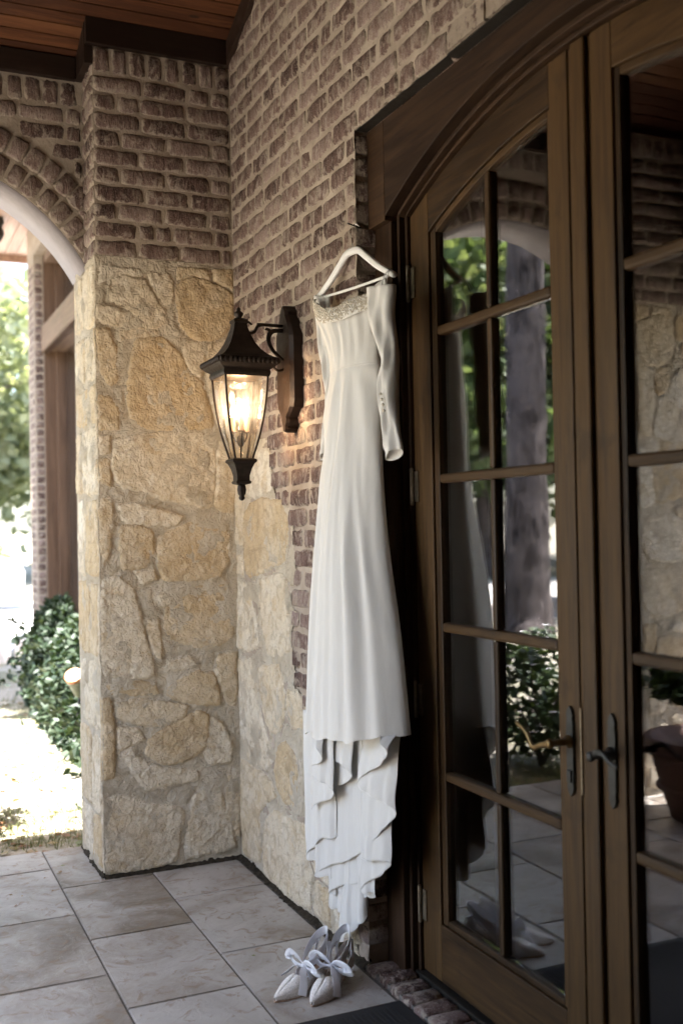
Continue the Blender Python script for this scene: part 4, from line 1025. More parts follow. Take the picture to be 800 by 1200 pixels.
# inside of the back, seen above the neckline
V, F = [], []
for j in range(7):
    for i in range(31):
        u = i/30; s = -.19+.36*u; ztop = 2.262+.040*sstep(.2, .95, u)-.012*math.sin(u*math.pi)
        V.append(W(s, -.022+.02*abs(2*u-1)**3+.003*math.sin(u*17), 2.12+(ztop-2.12)*j/6))
for j in range(6):
    for i in range(30): F.append((j*31+i, j*31+i+1, j*31+32+i, j*31+31+i))
bk = obj('back_panel', V, F, DRESS, dr, True); m = bk.modifiers.new('thickness', 'SOLIDIFY'); m.thickness = .003
def sleeve(L, R, offc, depth, seed, top_fold=True):
    Lt, Rt = asc(L), asc(R); z0, z1 = max(Lt[0][0], Rt[0][0])-.012, max(Lt[-1][0], Rt[-1][0])
    nz, na = 90, 40; V, F = [], []
    for j in range(nz+1):
        v = j/nz
        for k in range(na):
            a = 2*math.pi*k/na; t = math.cos(a)
            zb = z0+.012*t+.010*math.sin(a); zt = z1-.006*t
            z = zb+(zt-zb)*v
            l, r = sinterp(Lt, z), sinterp(Rt, z); s = (l+r)/2+(r-l)/2*t
            dd = depth*(.6+.4*sstep(z0+.02, z0+.2, z) if z < z0+.2 else 1.0)
            o = offc+dd*math.sin(a)
            if math.sin(a) > 0: o += .007*math.sin(a)*math.sin(t*4.2+(z-z0)*19+seed)+.004*math.sin(a)*math.sin(t*9-(z-z0)*27)
            V.append(W(s, o, z))
    for j in range(nz):
        for k in range(na): F.append((j*na+k, j*na+(k+1) % na, (j+1)*na+(k+1) % na, (j+1)*na+k))
    o = fix(obj('sleeve', V, F, DRESS, dr, True)); m = o.modifiers.new('thickness', 'SOLIDIFY'); m.thickness = .002; m.offset = -1
    return o
s1 = sleeve(DATA['slv_l'], DATA['slv_r'], .060, .030, 1.0)
s2 = sleeve([(a+.022, b) for a, b in DATA['sl2_l']], DATA['sl2_r'], -.004, .016, 4.0)
for i, z in enumerate((1.905, 1.888, 1.871, 1.852)):
    V, F = lathe_vf([(.0005, -.005), (.0035, -.0035), (.005, 0), (.0035, .0035), (.0005, .005)], 10); c = W(.262+.004*i, .094-.001*i, z)
    obj('button', [c+Vector(q) for q in V], F, PEARL, s1, True)
for ds in (-.008, .012):
    V, F = tube_vf([W(.206, .004, 2.322), W(.214+ds, .030, 2.29), W(.222+ds*1.5, .048, 2.235)], .0016, 6); obj('hanging_loop', V, F, SATIN, dr, True)
for ds in (-.010, .006):
    V, F = tube_vf([W(-.206, .004, 2.318), W(-.200+ds, .010, 2.30), W(-.190+ds, .012, 2.27)], .0016, 6); obj('hanging_loop', V, F, SATIN, dr, True)
# train: cloth hanging in stepped folds below the front hem; each curtain is a folded sheet whose hem runs diagonally
def curtain(hem, offs, ztop, gather, g, otop=.045, wob=.0028, seed=0, name='train_panel', bulge=.007, per=12):
    ctrl = []
    for i, ((s, z), o) in enumerate(zip(hem, offs)):       # every stretch of hem between two turns bows out or in
        ctrl.append((s, o, z))
        if i+1 < len(hem):
            (s1_, z1_), o1 = hem[i+1], offs[i+1]; L = math.hypot(s1_-s, z1_-z)
            if L > .05:
                sg = 1 if i % 2 == 0 else -.5
                for f in (.3, .7): ctrl.append((s+(s1_-s)*f, o+(o1-o)*f+sg*bulge*min(1, L/.15), z+(z1_-z)*f-.006*math.sin(f*6.28)))
    P = catmull(ctrl, per//2)
    for _ in range(2): P = [P[0]]+[P[i-1]*.25+P[i]*.5+P[i+1]*.25 for i in range(1, len(P)-1)]+[P[-1]]
    n, nz = len(P), 34; V, F = [], []
    def pt(p, v):
        s, o, z0 = p.x, p.y, p.z; z = z0+(ztop-z0)*v; h = (z-z0)
        s2 = s+(gather-s)*g*v; o2 = o+(otop-o)*min(1, v*1.1)**1.4
        pl = math.exp(-h/.16)
        o2 += wob*(.35+.65*pl)*(math.sin(s*95+seed*1.7+z*3)+.6*math.sin(s*161+seed*4.1-z*5))+.008*fbm(s*6, z*4, seed, 2)
        s2 += .004*pl*math.sin(z*46+seed+s*20)
        return W(s2, o2, z)
    for j in range(nz+1):
        v = (j/nz)**1.3
        for p in P: V.append(pt(p, v))
    for j in range(nz):
        for i in range(n-1): F.append((j*n+i, j*n+i+1, (j+1)*n+i+1, (j+1)*n+i))
    o = obj(name, V, F, DRESS, dr, True); m = o.modifiers.new('thickness', 'SOLIDIFY'); m.thickness = .0009
    Vr, Fr = tube_vf([pt(p, 0) for p in P], .0012, 5, 1); obj('rolled_hem', Vr, Fr, DRESS, o, True)
    return o
S = {k: [tuple(p) for p in v] for k, v in DATA['sheets'].items()}
S['H'][0] = (S['H'][0][0]-.07, S['H'][0][1]+.03); S['H'][-1] = (S['H'][-1][0]-.12, S['H'][-1][1]-.05); S['B'] = S['B'][:5]
curtain(S['E'], [.094, .100, .090, .076, .066, .054, .045, .032, .022], .86, .16, .10, .040, seed=1)
curtain(S['B'], [.110, .114, .104, .090, .080], .84, -.11, .12, .078, seed=2)
curtain(S['H'], [.066, .072, .060], .84, -.02, .10, .058, seed=3)
curtain(S['A'], [.046, .056, .044, .026, .018], .84, -.24, .05, seed=4)
curtain(S['C'], [.034, .042, .046, .030], .84, -.06, .30, .040, seed=5, bulge=.008)
curtain(S['Dd'], [.020, .030, .032, .020], .70, -.04, .2, .034, seed=6, bulge=.005)
curtain(S['F'], [.006, .016, .016, .008], .60, -.10, .1, .028, seed=7, bulge=.005)
curtain(S['G'], [.008, .024, .030, .028, .026, .012], .60, .0, .75, .030, seed=8, bulge=.005)
# ------------------------------------------------------------------ shoes
def make_shoe(toe, heel, label, mirror=1):
    toe, heel = Vector((*toe, 0)), Vector((*heel, 0)); d = (toe-heel); Ls = d.length; d.normalize(); sd = Vector((-d.y, d.x, 0))*mirror
    sh = tag(empty('bridal_shoe', tuple((toe+heel)/2)), label, 'shoe', 'pair of bridal shoes')
    def T(x, y, z): return heel+d*(x*Ls)+sd*(y*Ls)+Vector((0, 0, z*Ls))
    ZS = [(-.05, .165), (0, .162), (.12, .15), (.25, .115), (.40, .062), (.55, .030), (.66, .020), (.85, .020), (1.0, .030)]
    WD = [(-.045, .03), (-.02, .075), (.03, .105), (.12, .112), (.30, .098), (.45, .115), (.60, .150), (.68, .152), (.78, .128), (.88, .085), (.95, .045), (1.0, .012)]
    xs = [-.045+1.045*i/44 for i in range(45)]
    V, F = [], []
    for i, x in enumerate(xs):
        w, z = sinterp(WD, x), sinterp(ZS, x)
        for y, dz in ((-w, 0), (-w*.5, -.004), (0, -.006), (w*.5, -.004), (w, 0), (w*.96, -.022), (0, -.026), (-w*.96, -.022)): V.append(T(x, y, z+dz))
        if i:
            b = 8*(i-1)
            for k in range(8): F.append((b+k, b+(k+1) % 8, b+8+(k+1) % 8, b+8+k))
    F += [tuple(range(8)), tuple(range(8*44, 8*45))]
    fix(obj('sole', V, F, NUDE, sh, True))
    # lace upper: closed toe box, low sides, raised heel counter
    HT = [(-.045, .25), (.0, .25), (.10, .21), (.25, .15), (.45, .15), (.56, .185), (.66, .175), (.80, .125), (.92, .080), (1.0, .04)]
    PC = [(-.05, 1.45), (.03, 1.25), (.10, .80), (.22, .62), (.38, .62), (.46, .70), (.54, .95), (.60, 1.5708), (1.0, 1.5708)]
    V, F = [], []; na = 12
    for i, x in enumerate(xs):
        w, z, h, pc = sinterp(WD, x), sinterp(ZS, x), sinterp(HT, x), min(1.5708, sinterp(PC, x))
        for side in (1, -1):
            for k in range(na+1):
                a = pc*k/na; V.append(T(x, side*w*(math.cos(a)**.85 if a < 1.5707 else 0)*(1+.12*math.sin(a))+side*.002, z+h*math.sin(a)+.006*noise.noise((x*9, k*.6, side))))
        if i:
            b = (i-1)*2*(na+1); c = b+2*(na+1)
            for s in (0, na+1):
                for k in range(na): F.append((b+s+k, b+s+k+1, c+s+k+1, c+s+k))
    o = fix(obj('upper', V, F, LACE, sh, True)); m = o.modifiers.new('thickness', 'SOLIDIFY'); m.thickness = .0022
    me = o.data; me.materials.append(NUDE); m.material_offset = 0
    # block heel
    V, F = lathe_vf([(.034, .003), (.036, .02), (.036, .08), (.045, .12), (.075, .15)], 14)
    obj('heel', [T(.03+x*.9, y, z) for x, y, z in V], F, LACE, sh, True)
    def ribbon(name, pts, wid, normal, per=7):
        cp = catmull([T(*p) for p in pts], per); V, F = [], []; m = len(cp); nv = (d*normal[0]+sd*normal[1]+Vector((0, 0, normal[2]))).normalized()
        for i, p in enumerate(cp):
            t = i/(m-1); tan = (cp[min(i+1, m-1)]-cp[max(i-1, 0)]).normalized(); b = nv-tan*nv.dot(tan); b = b.normalized() if b.length > 1e-4 else tan.orthogonal()
            ww = (interp(wid, t) if isinstance(wid, list) else wid)*Ls
            cr = tan.cross(b)
            for q, f in ((-1, 0), (-.5, .35), (0, -.15), (.5, .35), (1, 0)): V.append(p+b*ww*q+cr*f*ww*.35)
            if i:
                k = 5*(i-1); F += [(k+j, k+j+1, k+6+j, k+5+j) for j in range(4)]
        o = obj(name, V, F, SATIN, sh, True); m2 = o.modifiers.new('thickness', 'SOLIDIFY'); m2.thickness = .0012; return o
    # ankle ribbon: from the knot, up round behind the heel and back
    ribbon('ankle_ribbon', [(.43, .02, .27), (.33, .085, .33), (.18, .105, .44), (.06, .065, .54), (-.01, 0, .58), (.06, -.065, .54), (.18, -.105, .44), (.33, -.085, .33), (.43, -.02, .27)], .052, (0, 0, 1))
    ribbon('side_ribbon', [(.05, .10, .22), (.08, .110, .34), (.04, .08, .47)], .034, (1, 0, 0))
    ribbon('side_ribbon', [(.05, -.10, .22), (.08, -.110, .34), (.04, -.08, .47)], .034, (1, 0, 0))
    ribbon('vamp_strap', [(.44, .112, .13), (.45, .075, .22), (.45, 0, .265), (.45, -.075, .22), (.44, -.112, .13)], .036, (1, 0, .2))
    # bow
    ribbon('bow_loop', [(.45, .0, .28), (.49, .10, .34), (.53, .23, .33), (.52, .27, .27), (.48, .15, .24), (.45, .0, .27)], [(0, .022), (.3, .065), (.5, .080), (.7, .065), (1, .022)], (.5, 0, 1))
    ribbon('bow_loop', [(.45, .0, .28), (.45, -.10, .36), (.42, -.22, .37), (.40, -.25, .30), (.42, -.14, .25), (.45, .0, .27)], [(0, .022), (.3, .065), (.5, .080), (.7, .065), (1, .022)], (.5, 0, 1))
    ribbon('bow_tail', [(.45, .01, .275), (.54, .07, .25), (.62, .15, .15), (.70, .19, .03)], [(0, .02), (.4, .045), (1, .055)], (.6, -.5, .3))
    ribbon('bow_tail', [(.45, -.01, .275), (.47, -.12, .25), (.46, -.25, .15), (.42, -.40, .03)], [(0, .02), (.4, .05), (.85, .06), (1, .012)], (.8, .3, .3))
    V, F = lathe_vf([(.002, -.045), (.028, -.03), (.036, 0), (.028, .03), (.002, .045)], 10)
    obj('knot', [T(.45+y, z*.8, .275+x*.8) for x, y, z in V], F, SATIN, sh, True)
    return sh
make_shoe((-.383, -1.432), (-.155, -1.315), 'lace bridal shoe with satin bow, farther from the mat')
make_shoe((-.290, -1.512), (-.090, -1.340), 'lace bridal shoe with satin bow, nearer the mat and door')

# ------------------------------------------------------------------ foliage
def leaf_mesh(name, pts, size, seed, mat, droop=.35, jitter=.4):
    rr = random.Random(seed); V, F = [], []
    for p in pts:
        s = size*rr.uniform(1-jitter, 1+jitter); a = rr.uniform(0, 6.283); tl = rr.uniform(-.9, .9)
        d = Vector((math.cos(a)*math.cos(tl), math.sin(a)*math.cos(tl), math.sin(tl)-droop*.5)).normalized()
        q = d.cross(Vector((rr.uniform(-1, 1), rr.uniform(-1, 1), rr.uniform(.2, 1)))).normalized(); nn = d.cross(q)
        b = len(V); p = Vector(p)
        V += [p, p+d*s*.45+q*s*.32+nn*s*.07, p+d*s, p+d*s*.45-q*s*.32+nn*s*.07]
        F += [(b, b+1, b+2), (b, b+2, b+3)]
    me = mesh(name, V, F); me.materials.append(mat); return me
def crown_pts(n, R, H, rr, clumps=26, thin=.5):
    cs = []
    for _ in range(clumps):
        while True:
            p = Vector((rr.uniform(-1, 1), rr.uniform(-1, 1), rr.uniform(-1, 1)))
            if .25 < p.length < 1: break
        cs.append((Vector((p.x*R*.85, p.y*R*.85, p.z*H*.85)), rr.uniform(.22, .42)*R))
    out = []
    for i in range(n):
        c, r = cs[rr.randrange(clumps)]
        p = Vector((rr.gauss(0, 1), rr.gauss(0, 1), rr.gauss(0, 1))); p = p.normalized()*r*rr.random()**.33
        out.append(c+Vector((p.x, p.y, p.z*.7)))
    return out
LEAF1 = m_leaf('summer_leaf', (.050, .080, .030), (.10, .145, .060), (.17, .21, .10), .45)
LEAF2 = m_leaf('pale_leaf', (.10, .13, .068), (.17, .21, .12), (.26, .285, .19), .45)
LEAF3 = m_leaf('dark_shrub_leaf', (.014, .030, .010), (.034, .062, .020), (.075, .105, .040), .25)
IVYL = m_leaf('ivy_leaf', (.010, .021, .010), (.025, .043, .021), (.060, .080, .048), .2)  # leaf colour darkened to stand in for shade over the ivy
BARK = N('grey_bark'); _p = BARK.pos(); _s = BARK.vscale(_p, (1, 1, .16)); _a = BARK.noise(_s, 16, 6, .65, .6); _b = BARK.noise(_p, 3, 4)
BARK = BARK.done(BARK.mix(BARK.ss(_b, .4, .65), BARK.ramp(_a, [(.38, (.022, .017, .016)), (.62, (.12, .10, .096))]), (.135, .112, .108)), .95, BARK.bump(_a, 1.0, .04), spec=.15)
rr = random.Random(3)
LEAFP = m_leaf('glare_painted_leaf', (.17, .20, .13), (.26, .295, .205), (.36, .385, .30), .5)  # leaf colour paled to paint overexposure onto the background trees
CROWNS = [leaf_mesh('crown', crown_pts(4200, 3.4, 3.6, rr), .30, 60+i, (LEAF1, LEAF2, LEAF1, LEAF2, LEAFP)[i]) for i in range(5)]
def trunk_vf(h, r, limbs, seed, spread):
    q = random.Random(seed); lean = (q.uniform(-.03, .03)*h, q.uniform(-.03, .03)*h)
    fl = [(0, 0, -.3), (0, 0, 0), (lean[0]*.1, lean[1]*.1, h*.06), (lean[0]*.4, lean[1]*.4, h*.4), (lean[0], lean[1], h)]
    parts = [tube_vf(fl, [r*1.7, r*1.45, r*1.02, r*.85, r*.35], 14, 6)]
    for i in range(limbs):
        a = q.uniform(0, 6.283); z = h*q.uniform(.5, .9); L = spread*q.uniform(.5, .95)
        parts.append(tube_vf([(lean[0]*z/h, lean[1]*z/h, z), (math.cos(a)*L*.5, math.sin(a)*L*.5, z+L*.35), (math.cos(a)*L, math.sin(a)*L, z+L*.5)], [r*.4, r*.22, r*.07], 8, 4))
    return join_vf(parts)
def tree(x, y, h, r, crown_z, sc, k, label, group='trees of the garden'):
    t = tag(empty('garden_tree', (x, y, -.06)), label, 'tree', group)
    V, F = trunk_vf(h, r, 7, int(x*17+y*5), 2.6*sc); o = link('trunk', mesh('trunk', V, F), BARK, t, (x, y, -.06), True)
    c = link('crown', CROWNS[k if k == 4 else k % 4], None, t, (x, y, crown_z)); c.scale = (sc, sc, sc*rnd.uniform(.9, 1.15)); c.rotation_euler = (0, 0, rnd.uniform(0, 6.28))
    return t
tree(-6.62, 8.0, 13, .32, 11.0, 1.35, 0, 'big tree with bare thick trunk mirrored in the left door')
spots = [(-9.5, 21.5, 1.25, 'tree nearest the drive on the far side, mirrored left of the thick trunk'), (-14.0, 21.0, 1.3, 'tree beyond the drive, mirrored right of the thick trunk'), (-19.0, 22.0, 1.4, 'leafy tree beyond the drive, second from the right end of the row'),
  (-24.0, 21.0, 1.3, 'leafy tree beyond the drive at the right end of the front row'), (-6.2, 22.5, 1.1, 'leafy tree beyond the drive, left end of the mirrored row'), (-12.0, 28.0, 1.7, 'tall tree in the back row behind the drive, middle'), (-20.0, 30.0, 1.8, 'tall tree in the back row, right of the middle'), (-28.0, 28.0, 1.7, 'tall tree in the back row, far right end'),
  (-4.0, 31.0, 1.7, 'tall tree in the back row, left of the middle'), (.4, 27.5, 1.25, 'tree with sun glare painted into its leaves beyond the drive, seen through the arch'), (4.2, 31.0, 1.5, 'pale tree farther back, seen through the arch'), (-.5, 38.0, 2.0, 'tall tree with glare painted into its leaves, farthest away through the arch'), (-35.0, 24.0, 1.6, 'leafy tree far along the drive'),
  (-11.0, 8.4, .75, 'young tree standing beyond the thick trunk on this side of the drive'), (-15.5, 7.6, .9, 'young spreading tree on this side of the drive, farther out')]
for i, (x, y, sc, lb) in enumerate(spots):
    if 'mirror' in lb or 'row' in lb: sc *= 1.3
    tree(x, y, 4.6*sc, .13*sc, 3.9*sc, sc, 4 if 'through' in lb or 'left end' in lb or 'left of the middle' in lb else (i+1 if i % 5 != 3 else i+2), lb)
def shrub(name, x, y, h, R, n, size, matl, label, cat, group, seed, flowers=0, z0=-.06, lumps=14):
    q = random.Random(seed)
    t = tag(empty(name, (x, y, z0)), label, cat, group)
    pts = [p+Vector((0, 0, h*.52)) for p in crown_pts(n, R, h*.5, q, lumps)]
    pts = [p for p in pts if p.z > .02]
    link('foliage', leaf_mesh('foliage', pts, size, seed, matl), None, t, (x, y, z0))
    stems = []
    for i in range(7):
        a = q.uniform(0, 6.28); stems.append(tube_vf([(0, 0, 0), (math.cos(a)*R*.3, math.sin(a)*R*.3, h*.4), (math.cos(a)*R*.55, math.sin(a)*R*.55, h*.75)], [.012, .008, .004], 5, 3))
    V, F = join_vf(stems); link('stems', mesh('stems', V, F), BARK, t, (x, y, z0), True)
    if flowers:
        fp = [pts[q.randrange(len(pts))]*1.06 for _ in range(flowers)]; V, F = [], []
        for p in fp:
            for k in range(5):
                a = k*1.2566; b = len(V); d = Vector((math.cos(a), math.sin(a), .35)).normalized(); s_ = Vector((-math.sin(a), math.cos(a), 0)); sz = .026
                V += [p, p+d*sz*.7+s_*sz*.45, p+d*sz*1.2, p+d*sz*.7-s_*sz*.45]; F.append((b, b+1, b+2, b+3))
        tag(link('flowers', mesh('flowers', V, F), PETAL, t, (x, y, z0)), kind='stuff')
    return t
PETAL = m_simple('white_petal', (.78, .74, .78), .6, 0, 40, .05, .02)
shrub('flowering_shrub', -2.05, 1.05, .86, .55, 2600, .060, LEAF3, 'white-flowered shrub at the tile edge, mirrored low in the left door', 'shrub', 'shrubs beyond the arch', 11, 60)
shrub('flowering_shrub', -1.30, 1.35, .74, .42, 1900, .055, LEAF3, 'small white-flowered shrub at the tile edge, left of its neighbour in the glass', 'shrub', 'shrubs beyond the arch', 12, 30)
shrub('flowering_shrub', -3.15, 1.10, .95, .60, 2400, .062, LEAF3, 'white-flowered shrub behind the far pier', 'shrub', 'shrubs beyond the arch', 13, 45)
shrub('round_shrub', -4.2, 7.4, .9, .8, 2200, .09, LEAF1, 'round green shrub before the thick tree trunk', 'shrub', 'shrubs in the lawn', 14)
shrub('round_shrub', -8.6, 7.2, 1.3, 1.2, 2400, .10, LEAF2, 'pale round shrub beyond the thick tree trunk', 'shrub', 'shrubs in the lawn', 15)
shrub('round_shrub', .2, 20.4, 1.6, 1.5, 2200, .13, LEAF1, 'round shrub across the drive, seen through the arch', 'shrub', 'shrubs in the lawn', 16)
# low garden kerb wall by the drive
kb = tag(empty('garden_kerb', (-9, 9.2, -.06)), 'low curved kerb of pale stones edging the drive', 'kerb')
KST = m_simple('pale_kerb_stone', (.46, .41, .39), .9, 0, 9, .2, .5)
kv, kf = box_vf(-.29, .29, -.13, .13, 0, .30); kme = mesh('stone', kv, kf); kme.materials.append(KST)
for i in range(36):
    x = -19.5+i*.60; o = link('stone', kme, None, kb, (x, 9.25+.9*math.sin(i*.13), -.06)); o.rotation_euler = (0, 0, .117*.9*math.cos(i*.13)*1.6+rnd.uniform(-.02, .02)); o.scale = (rnd.uniform(.93, 1), 1, rnd.uniform(.85, 1.1))

# ------------------------------------------------------------------ planter in front of the far pier
pl = tag(empty('planter_pot', (-2.00, -.50, 0)), 'big dark terracotta planter before the far pier, mirrored in the right door', 'planter')
TERRA = m_simple('dark_terracotta', (.11, .055, .042), .7, 0, 18, .3, .3)
V, F = lathe_vf([(.17, 0), (.20, .01), (.235, .12), (.275, .26), (.30, .34), (.315, .345), (.325, .36), (.325, .40), (.315, .41), (.285, .405), (.275, .37), (.05, .36)], 36, (-2.00, -.50, 0)); obj('pot', V, F, TERRA, pl, True)
for zz in (.15, .31):
    V, F = lathe_vf([(.243+.35*(zz-.12)*.7, zz), (.262+.3*(zz-.12)*.7, zz+.008), (.262+.3*(zz-.12)*.7, zz+.016), (.247+.35*(zz-.12)*.7, zz+.024)], 36, (-2.00, -.50, 0), cap=False); obj('rim_band', V, F, TERRA, pl, True)
shrub('potted_plant', -2.00, -.50, .55, .34, 1500, .055, LEAF3, 'dark leafy plant growing in the terracotta planter', 'plant', None, 21, 0, .36, 10)

# ------------------------------------------------------------------ house wing with tall window beyond the arch
wing = tag(empty('house_wing', (.2, 4, 0)), 'brick house wing with a tall brown window, seen through the arch', 'house')
WY0, WY1, WZ0, WZ1 = 2.6, 6.30, .45, 4.25
V, F = join_vf([box_vf(.0, .45, .51, WY0, -.1, 4.58), box_vf(.0, .45, WY1, 6.72, -.1, 4.58), box_vf(.0, .45, WY0, WY1, -.1, WZ0), box_vf(.0, .45, WY0, WY1, WZ1, 4.58)])
obj('wall', V, F, MORT, wing)
V, F = box_vf(.46, 4.7, .66, 6.7, -.1, 4.58); obj('wall', V, F, MORT, wing)
HB = [brick_mesh('brick', .088, CH-.012, .05, 800+i) for i in range(4)]
for k in range(47):
    z = WZ0+(k+.5)*CH
    put_brick(wing, HB, (.046, WY1-.006, z), .080, .088)
    put_brick(wing, HB, (.0-.004, WY1+.06, z), .09, .088, '-X')
    put_brick(wing, STRETCH, (.0-.004, WY1+.225, z), None, None, '-X')
WINW = m_wood('window_wood', (.035, .018, .010), (.085, .046, .026), (.13, .075, .045), 2, .8, .55)
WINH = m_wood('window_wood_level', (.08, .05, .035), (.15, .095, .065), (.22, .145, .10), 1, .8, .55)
win = empty('window', (.2, 4.4, WZ0), wing)
box('frame', (.092, .200, WY1-.055, WY1-.001, WZ0, WZ1), WINW, win, .004)
box('frame', (.200, .300, WY1-.11, WY1-.001, WZ0, WZ1), WINW, win, .004)
box('frame', (.092, .30, WY0, WY0+.08, WZ0, WZ1), WINW, win, .004)
box('frame', (.092, .30, WY0+.08, WY1-.11, WZ1-.09, WZ1), WINH, win, .004)
box('frame', (.092, .30, WY0+.08, WY1-.11, WZ0, WZ0+.08), WINH, win, .004)
box('transom', (.06, .30, WY0+.08, WY1-.056, 3.28, 3.52), WINH, win, .01)
for i in range(4): box('groove_strip', (.064+.02*i, .076+.02*i, WY0+.08, WY1-.06, 3.262, 3.2795), WINW, win)
for yy in (4.55, 3.3): box('mullion', (.10, .28, yy, yy+.075, WZ0+.08, 3.27), WINW, win, .004); box('mullion', (.10, .28, yy, yy+.075, 3.525, WZ1-.09), WINW, win, .004)
for a, b in ((WY0+.08, 3.3), (3.375, 4.55), (4.625, WY1-.11)):
    for z0, z1 in ((WZ0+.08, 3.27), (3.525, WZ1-.09)): box('pane', (.270, .276, a, b, z0, z1), GLASS, win)
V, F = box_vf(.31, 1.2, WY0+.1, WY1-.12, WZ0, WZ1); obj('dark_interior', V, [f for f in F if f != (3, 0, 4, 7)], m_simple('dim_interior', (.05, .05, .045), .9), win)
# soffit of the eave over the wing
so = tag(empty('eave_soffit', (0, 4.3, 4.6)), 'pinkish plank soffit under the eave of the house wing', 'soffit')
SOFW = m_wood('pale_pine', (.22, .13, .09), (.36, .23, .165), (.46, .31, .23), 1, .6, .6)
for i in range(11):
    x0 = -.95+i*.12; box('plank', (x0+.003, x0+.117, .62, 7.75, 4.60, 4.62), SOFW, so)
box('fascia', (-.99, .40, 7.752, 7.79, 4.52, 4.80), SOFW, so); box('fascia', (-.99, -.953, .6, 7.75, 4.52, 4.80), SOFW, so)
box('roof_deck', (-1.0, 4.8, .6, 7.8, 4.801, 4.9), ROOFM, so)
sl_ = tag(empty('soffit_lamp', (-.33, 6.3, 4.5)), 'small dark flood lamp under the far soffit', 'lamp')
V, F = lathe_vf([(.02, .0), (.05, .0), (.06, -.05), (.04, -.10), (.015, -.11)], 12, (-.33, 6.3, 4.599)); obj('lamp_base', V, F, DARKIRON, sl_, True)
V, F = tube_vf([(-.33, 6.3, 4.50), (-.32, 6.26, 4.44), (-.36, 6.22, 4.38)], [.03, .045, .06], 10, 4); obj('lamp_head', V, F, DARKIRON, sl_, True)
# ivy mass below the window
iv = tag(empty('ivy_bush', (-.15, 3.6, -.06)), 'sprawling ivy bush below the tall window', 'ivy')
q = random.Random(5); pts = []
while len(pts) < 15000:
    y = q.uniform(1.0, 5.6); top = interp([(1.0, .40), (2.2, .50), (3.2, .72), (4.2, .92), (5.6, .80), (6.3, .5)], y)+.26*noise.noise((y*2.3, 1, 1)); wd = interp([(1.0, .20), (2.2, .26), (3.4, .32), (4.6, .27), (6.3, .16)], y)+.08*noise.noise((y*3, 5, 1))
    a = q.uniform(0, math.pi/2); e = 1-.16*q.random()**2
    x, z = -wd*math.cos(a)*e, top*math.sin(a)*e; lump = .05*noise.noise((y*5, z*5, x*5))
    pts.append((x-lump, y, z+lump-.05))
for _ in range(90):
    y = q.uniform(1.0, 5.4); x, z = -q.uniform(.12, .34), interp([(1.0, .30), (2.2, .40), (3.2, .60), (4.2, .80), (5.6, .66)], y)*q.uniform(.3, 1.0); d_ = Vector((q.uniform(-.6, .0), q.uniform(-.5, .5), q.uniform(-.4, .9))).normalized()
    for k in range(14): pts.append((x+d_.x*k*.017, y+d_.y*k*.017, z+d_.z*k*.017-.0006*k*k))
obj_me = leaf_mesh('foliage', pts, .066, 6, IVYL, .2); link('foliage', obj_me, None, iv, (0, 0, 0))
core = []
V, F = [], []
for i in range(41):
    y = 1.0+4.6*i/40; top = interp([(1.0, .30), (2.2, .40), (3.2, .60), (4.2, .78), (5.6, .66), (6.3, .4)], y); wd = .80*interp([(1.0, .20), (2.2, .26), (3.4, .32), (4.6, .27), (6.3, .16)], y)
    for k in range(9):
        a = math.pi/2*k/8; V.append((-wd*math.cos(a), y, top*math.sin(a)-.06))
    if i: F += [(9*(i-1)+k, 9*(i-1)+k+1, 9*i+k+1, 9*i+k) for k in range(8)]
obj('shade_core', V, F, m_simple('painted_leaf_shade', (.020, .028, .014), .95, 0, 30, .5, .8), iv, True)  # solid dark shell, shade between the leaves put into its colour
# spot light on a stake in the ivy
sp = tag(empty('garden_spotlight', (-.36, 2.55, -.06)), 'grey garden spotlight with copper rim poking out of the ivy', 'spotlight')
c = Vector((-.300, 2.50, .50)); ax = Vector((-.35, -.55, .72)).normalized(); s1_ = ax.orthogonal().normalized(); s2_ = ax.cross(s1_)
def ax_lathe(prof, n=18):
    V, F = lathe_vf(prof, n); return [c+s1_*x+s2_*y+ax*z for x, y, z in V], F
V, F = ax_lathe([(.018, -.13), (.045, -.12), (.050, -.02), (.056, .0), (.056, .045)]); obj('housing', V, F, m_simple('green_grey_paint', (.16, .17, .13), .5), sp, True)
V, F = ax_lathe([(.0565, .03), (.060, .035), (.060, .062), (.050, .062), (.050, .05)]); obj('rim', V, F, m_simple('copper_rim', (.45, .20, .11), .35, .6), sp, True)
V, F = ax_lathe([(.001, .052), (.049, .052), (.048, .056), (.001, .058)]); obj('lens', V, F, m_simple('frosted_lens', (.85, .85, .82), .4), sp, True)
V, F = tube_vf([c-ax*.12, Vector((-.28, 2.56, .26)), Vector((-.28, 2.56, -.08))], .010, 8); obj('stake', V, F, DARKIRON, sp, True)

# ------------------------------------------------------------------ parked car on the drive
car = tag(empty('parked_car', (-1.05, 17.2, -.035)), 'white car parked on the far side of the drive', 'car')
CARW = m_simple('white_car_paint', (.78, .78, .78), .25, 0, 3, .02, 0); TYRE = m_simple('tyre_rubber', (.02, .02, .02), .8); CGL = m_simple('dark_car_glass', (.02, .025, .03), .08, 0, 3, .1, 0)
prof = [(-2.2, .35), (-2.22, .62), (-2.1, .80), (-1.2, .90), (-.55, 1.30), (.75, 1.34), (1.55, .98), (2.1, .92), (2.22, .70), (2.2, .35)]
n = len(prof); V = []
for yy, k in ((-.82, .0), (-.86, 1), (.86, 1), (.82, 0)):
    for x, z in prof: V.append((-1.05+x, 17.2+(yy if z < 1.0 else yy*.78), z))
F = [tuple(range(n))]+[(j*n+i, j*n+i+1, (j+1)*n+i+1, (j+1)*n+i) for j in range(3) for i in range(n-1)]+[tuple(reversed(range(3*n, 4*n)))]+[(j*n+n-1, j*n, (j+1)*n, (j+1)*n+n-1) for j in range(3)]
fix(obj('body', V, F, CARW, car))
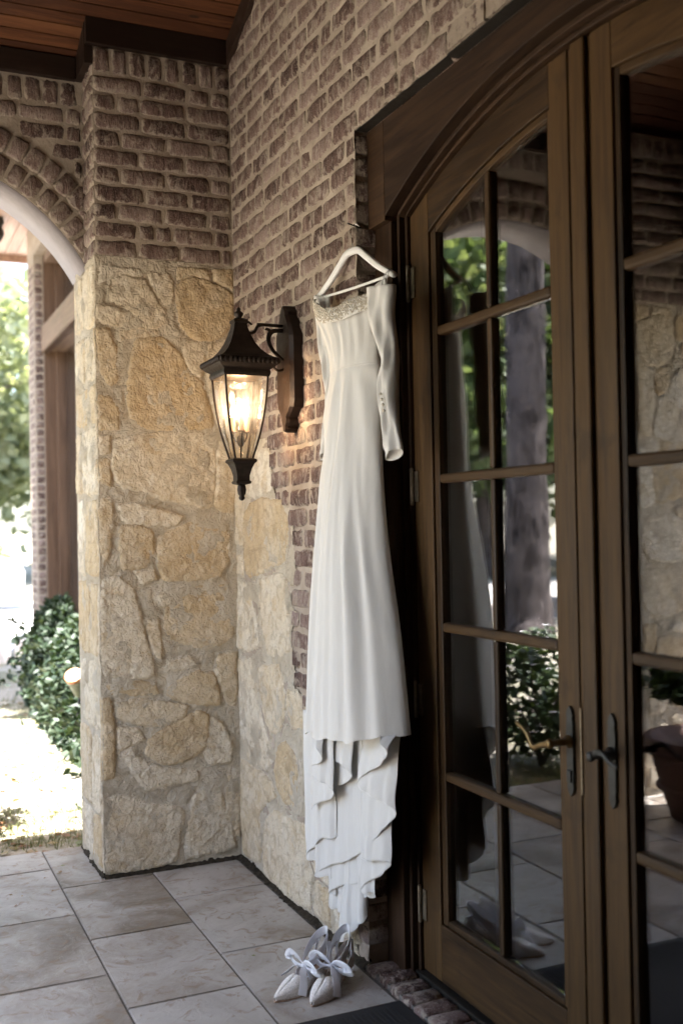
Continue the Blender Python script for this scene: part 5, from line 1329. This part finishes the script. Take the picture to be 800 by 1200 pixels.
for yy in (-1, 1):
    V = [(-1.05+x, 17.2+yy*(.865 if z < 1 else .69), z) for x, z in ((-1.02, .94), (-.5, 1.24), (.70, 1.27), (1.30, .97))]; obj('window', V, [(0, 1, 2, 3)], CGL, car)
    for xx in (-1.35, 1.35):
        V, F = lathe_vf([(.05, -.1), (.30, -.10), (.32, -.06), (.32, .06), (.30, .10), (.20, .10), (.18, .07), (.05, .07)], 20)
        obj('wheel', [(-1.05+xx+x, 17.2+yy*(.78+z*.9), .285+y) for x, y, z in V], F, TYRE, car, True)

# ------------------------------------------------------------------ grass and fallen leaves
q = random.Random(9); V, F = [], []
for i in range(26000):
    y = .56+9.0*q.random()**1.7; x = q.uniform(-1.9-.5*y, .35)
    if noise.noise((x*1.3, y*1.3, 2)) < -.12+.25*q.random() - (.18 if y > 1.3 else 0): continue
    h = q.uniform(.02, .06); a = q.uniform(0, 6.28); w = .003; l = q.uniform(.01, .04); b = len(V)
    V += [(x-w*math.sin(a), y+w*math.cos(a), -.06), (x+w*math.sin(a), y-w*math.cos(a), -.06), (x+l*math.cos(a), y+l*math.sin(a), -.06+h)]; F.append((b, b+1, b+2))
GRASS = m_leaf('lawn_blade', (.10, .125, .055), (.18, .20, .11), (.32, .31, .22), .3)
tag(obj('lawn_grass', V, F, GRASS), 'sparse bright grass growing beyond the tiles', 'grass', kind='stuff')
LIT = m_leaf('fallen_leaf', (.18, .075, .03), (.32, .22, .13), (.20, .24, .10), .2)
pts = [(q.uniform(-3, .1), .54+5*q.random()**1.6, -.052) for _ in range(1500)]
me = leaf_mesh('leaf_litter', pts, .055, 31, LIT, .0)
for v in me.vertices: v.co.z = -.055+abs(v.co.z+.052)*.35
pts2 = [(q.uniform(-1.2, -.66), q.uniform(-.1, .5), .004) for _ in range(9)]+[(q.uniform(-1.3, -.1), q.uniform(-1.3, -.05), .004) for _ in range(7)]
me2 = leaf_mesh('porch_leaf_litter', pts2, .022, 33, LIT, .0)
for v in me2.vertices: v.co.z = .003+abs(v.co.z-.004)*.25
tag(link('porch_leaf_litter', me2, None, None, (0, 0, 0)), 'few tiny dry leaf scraps on the porch tiles', 'leaves', kind='stuff')
tag(link('leaf_litter', me, None, None, (0, 0, 0)), 'dry fallen leaves scattered on the lawn edge', 'leaves', kind='stuff')
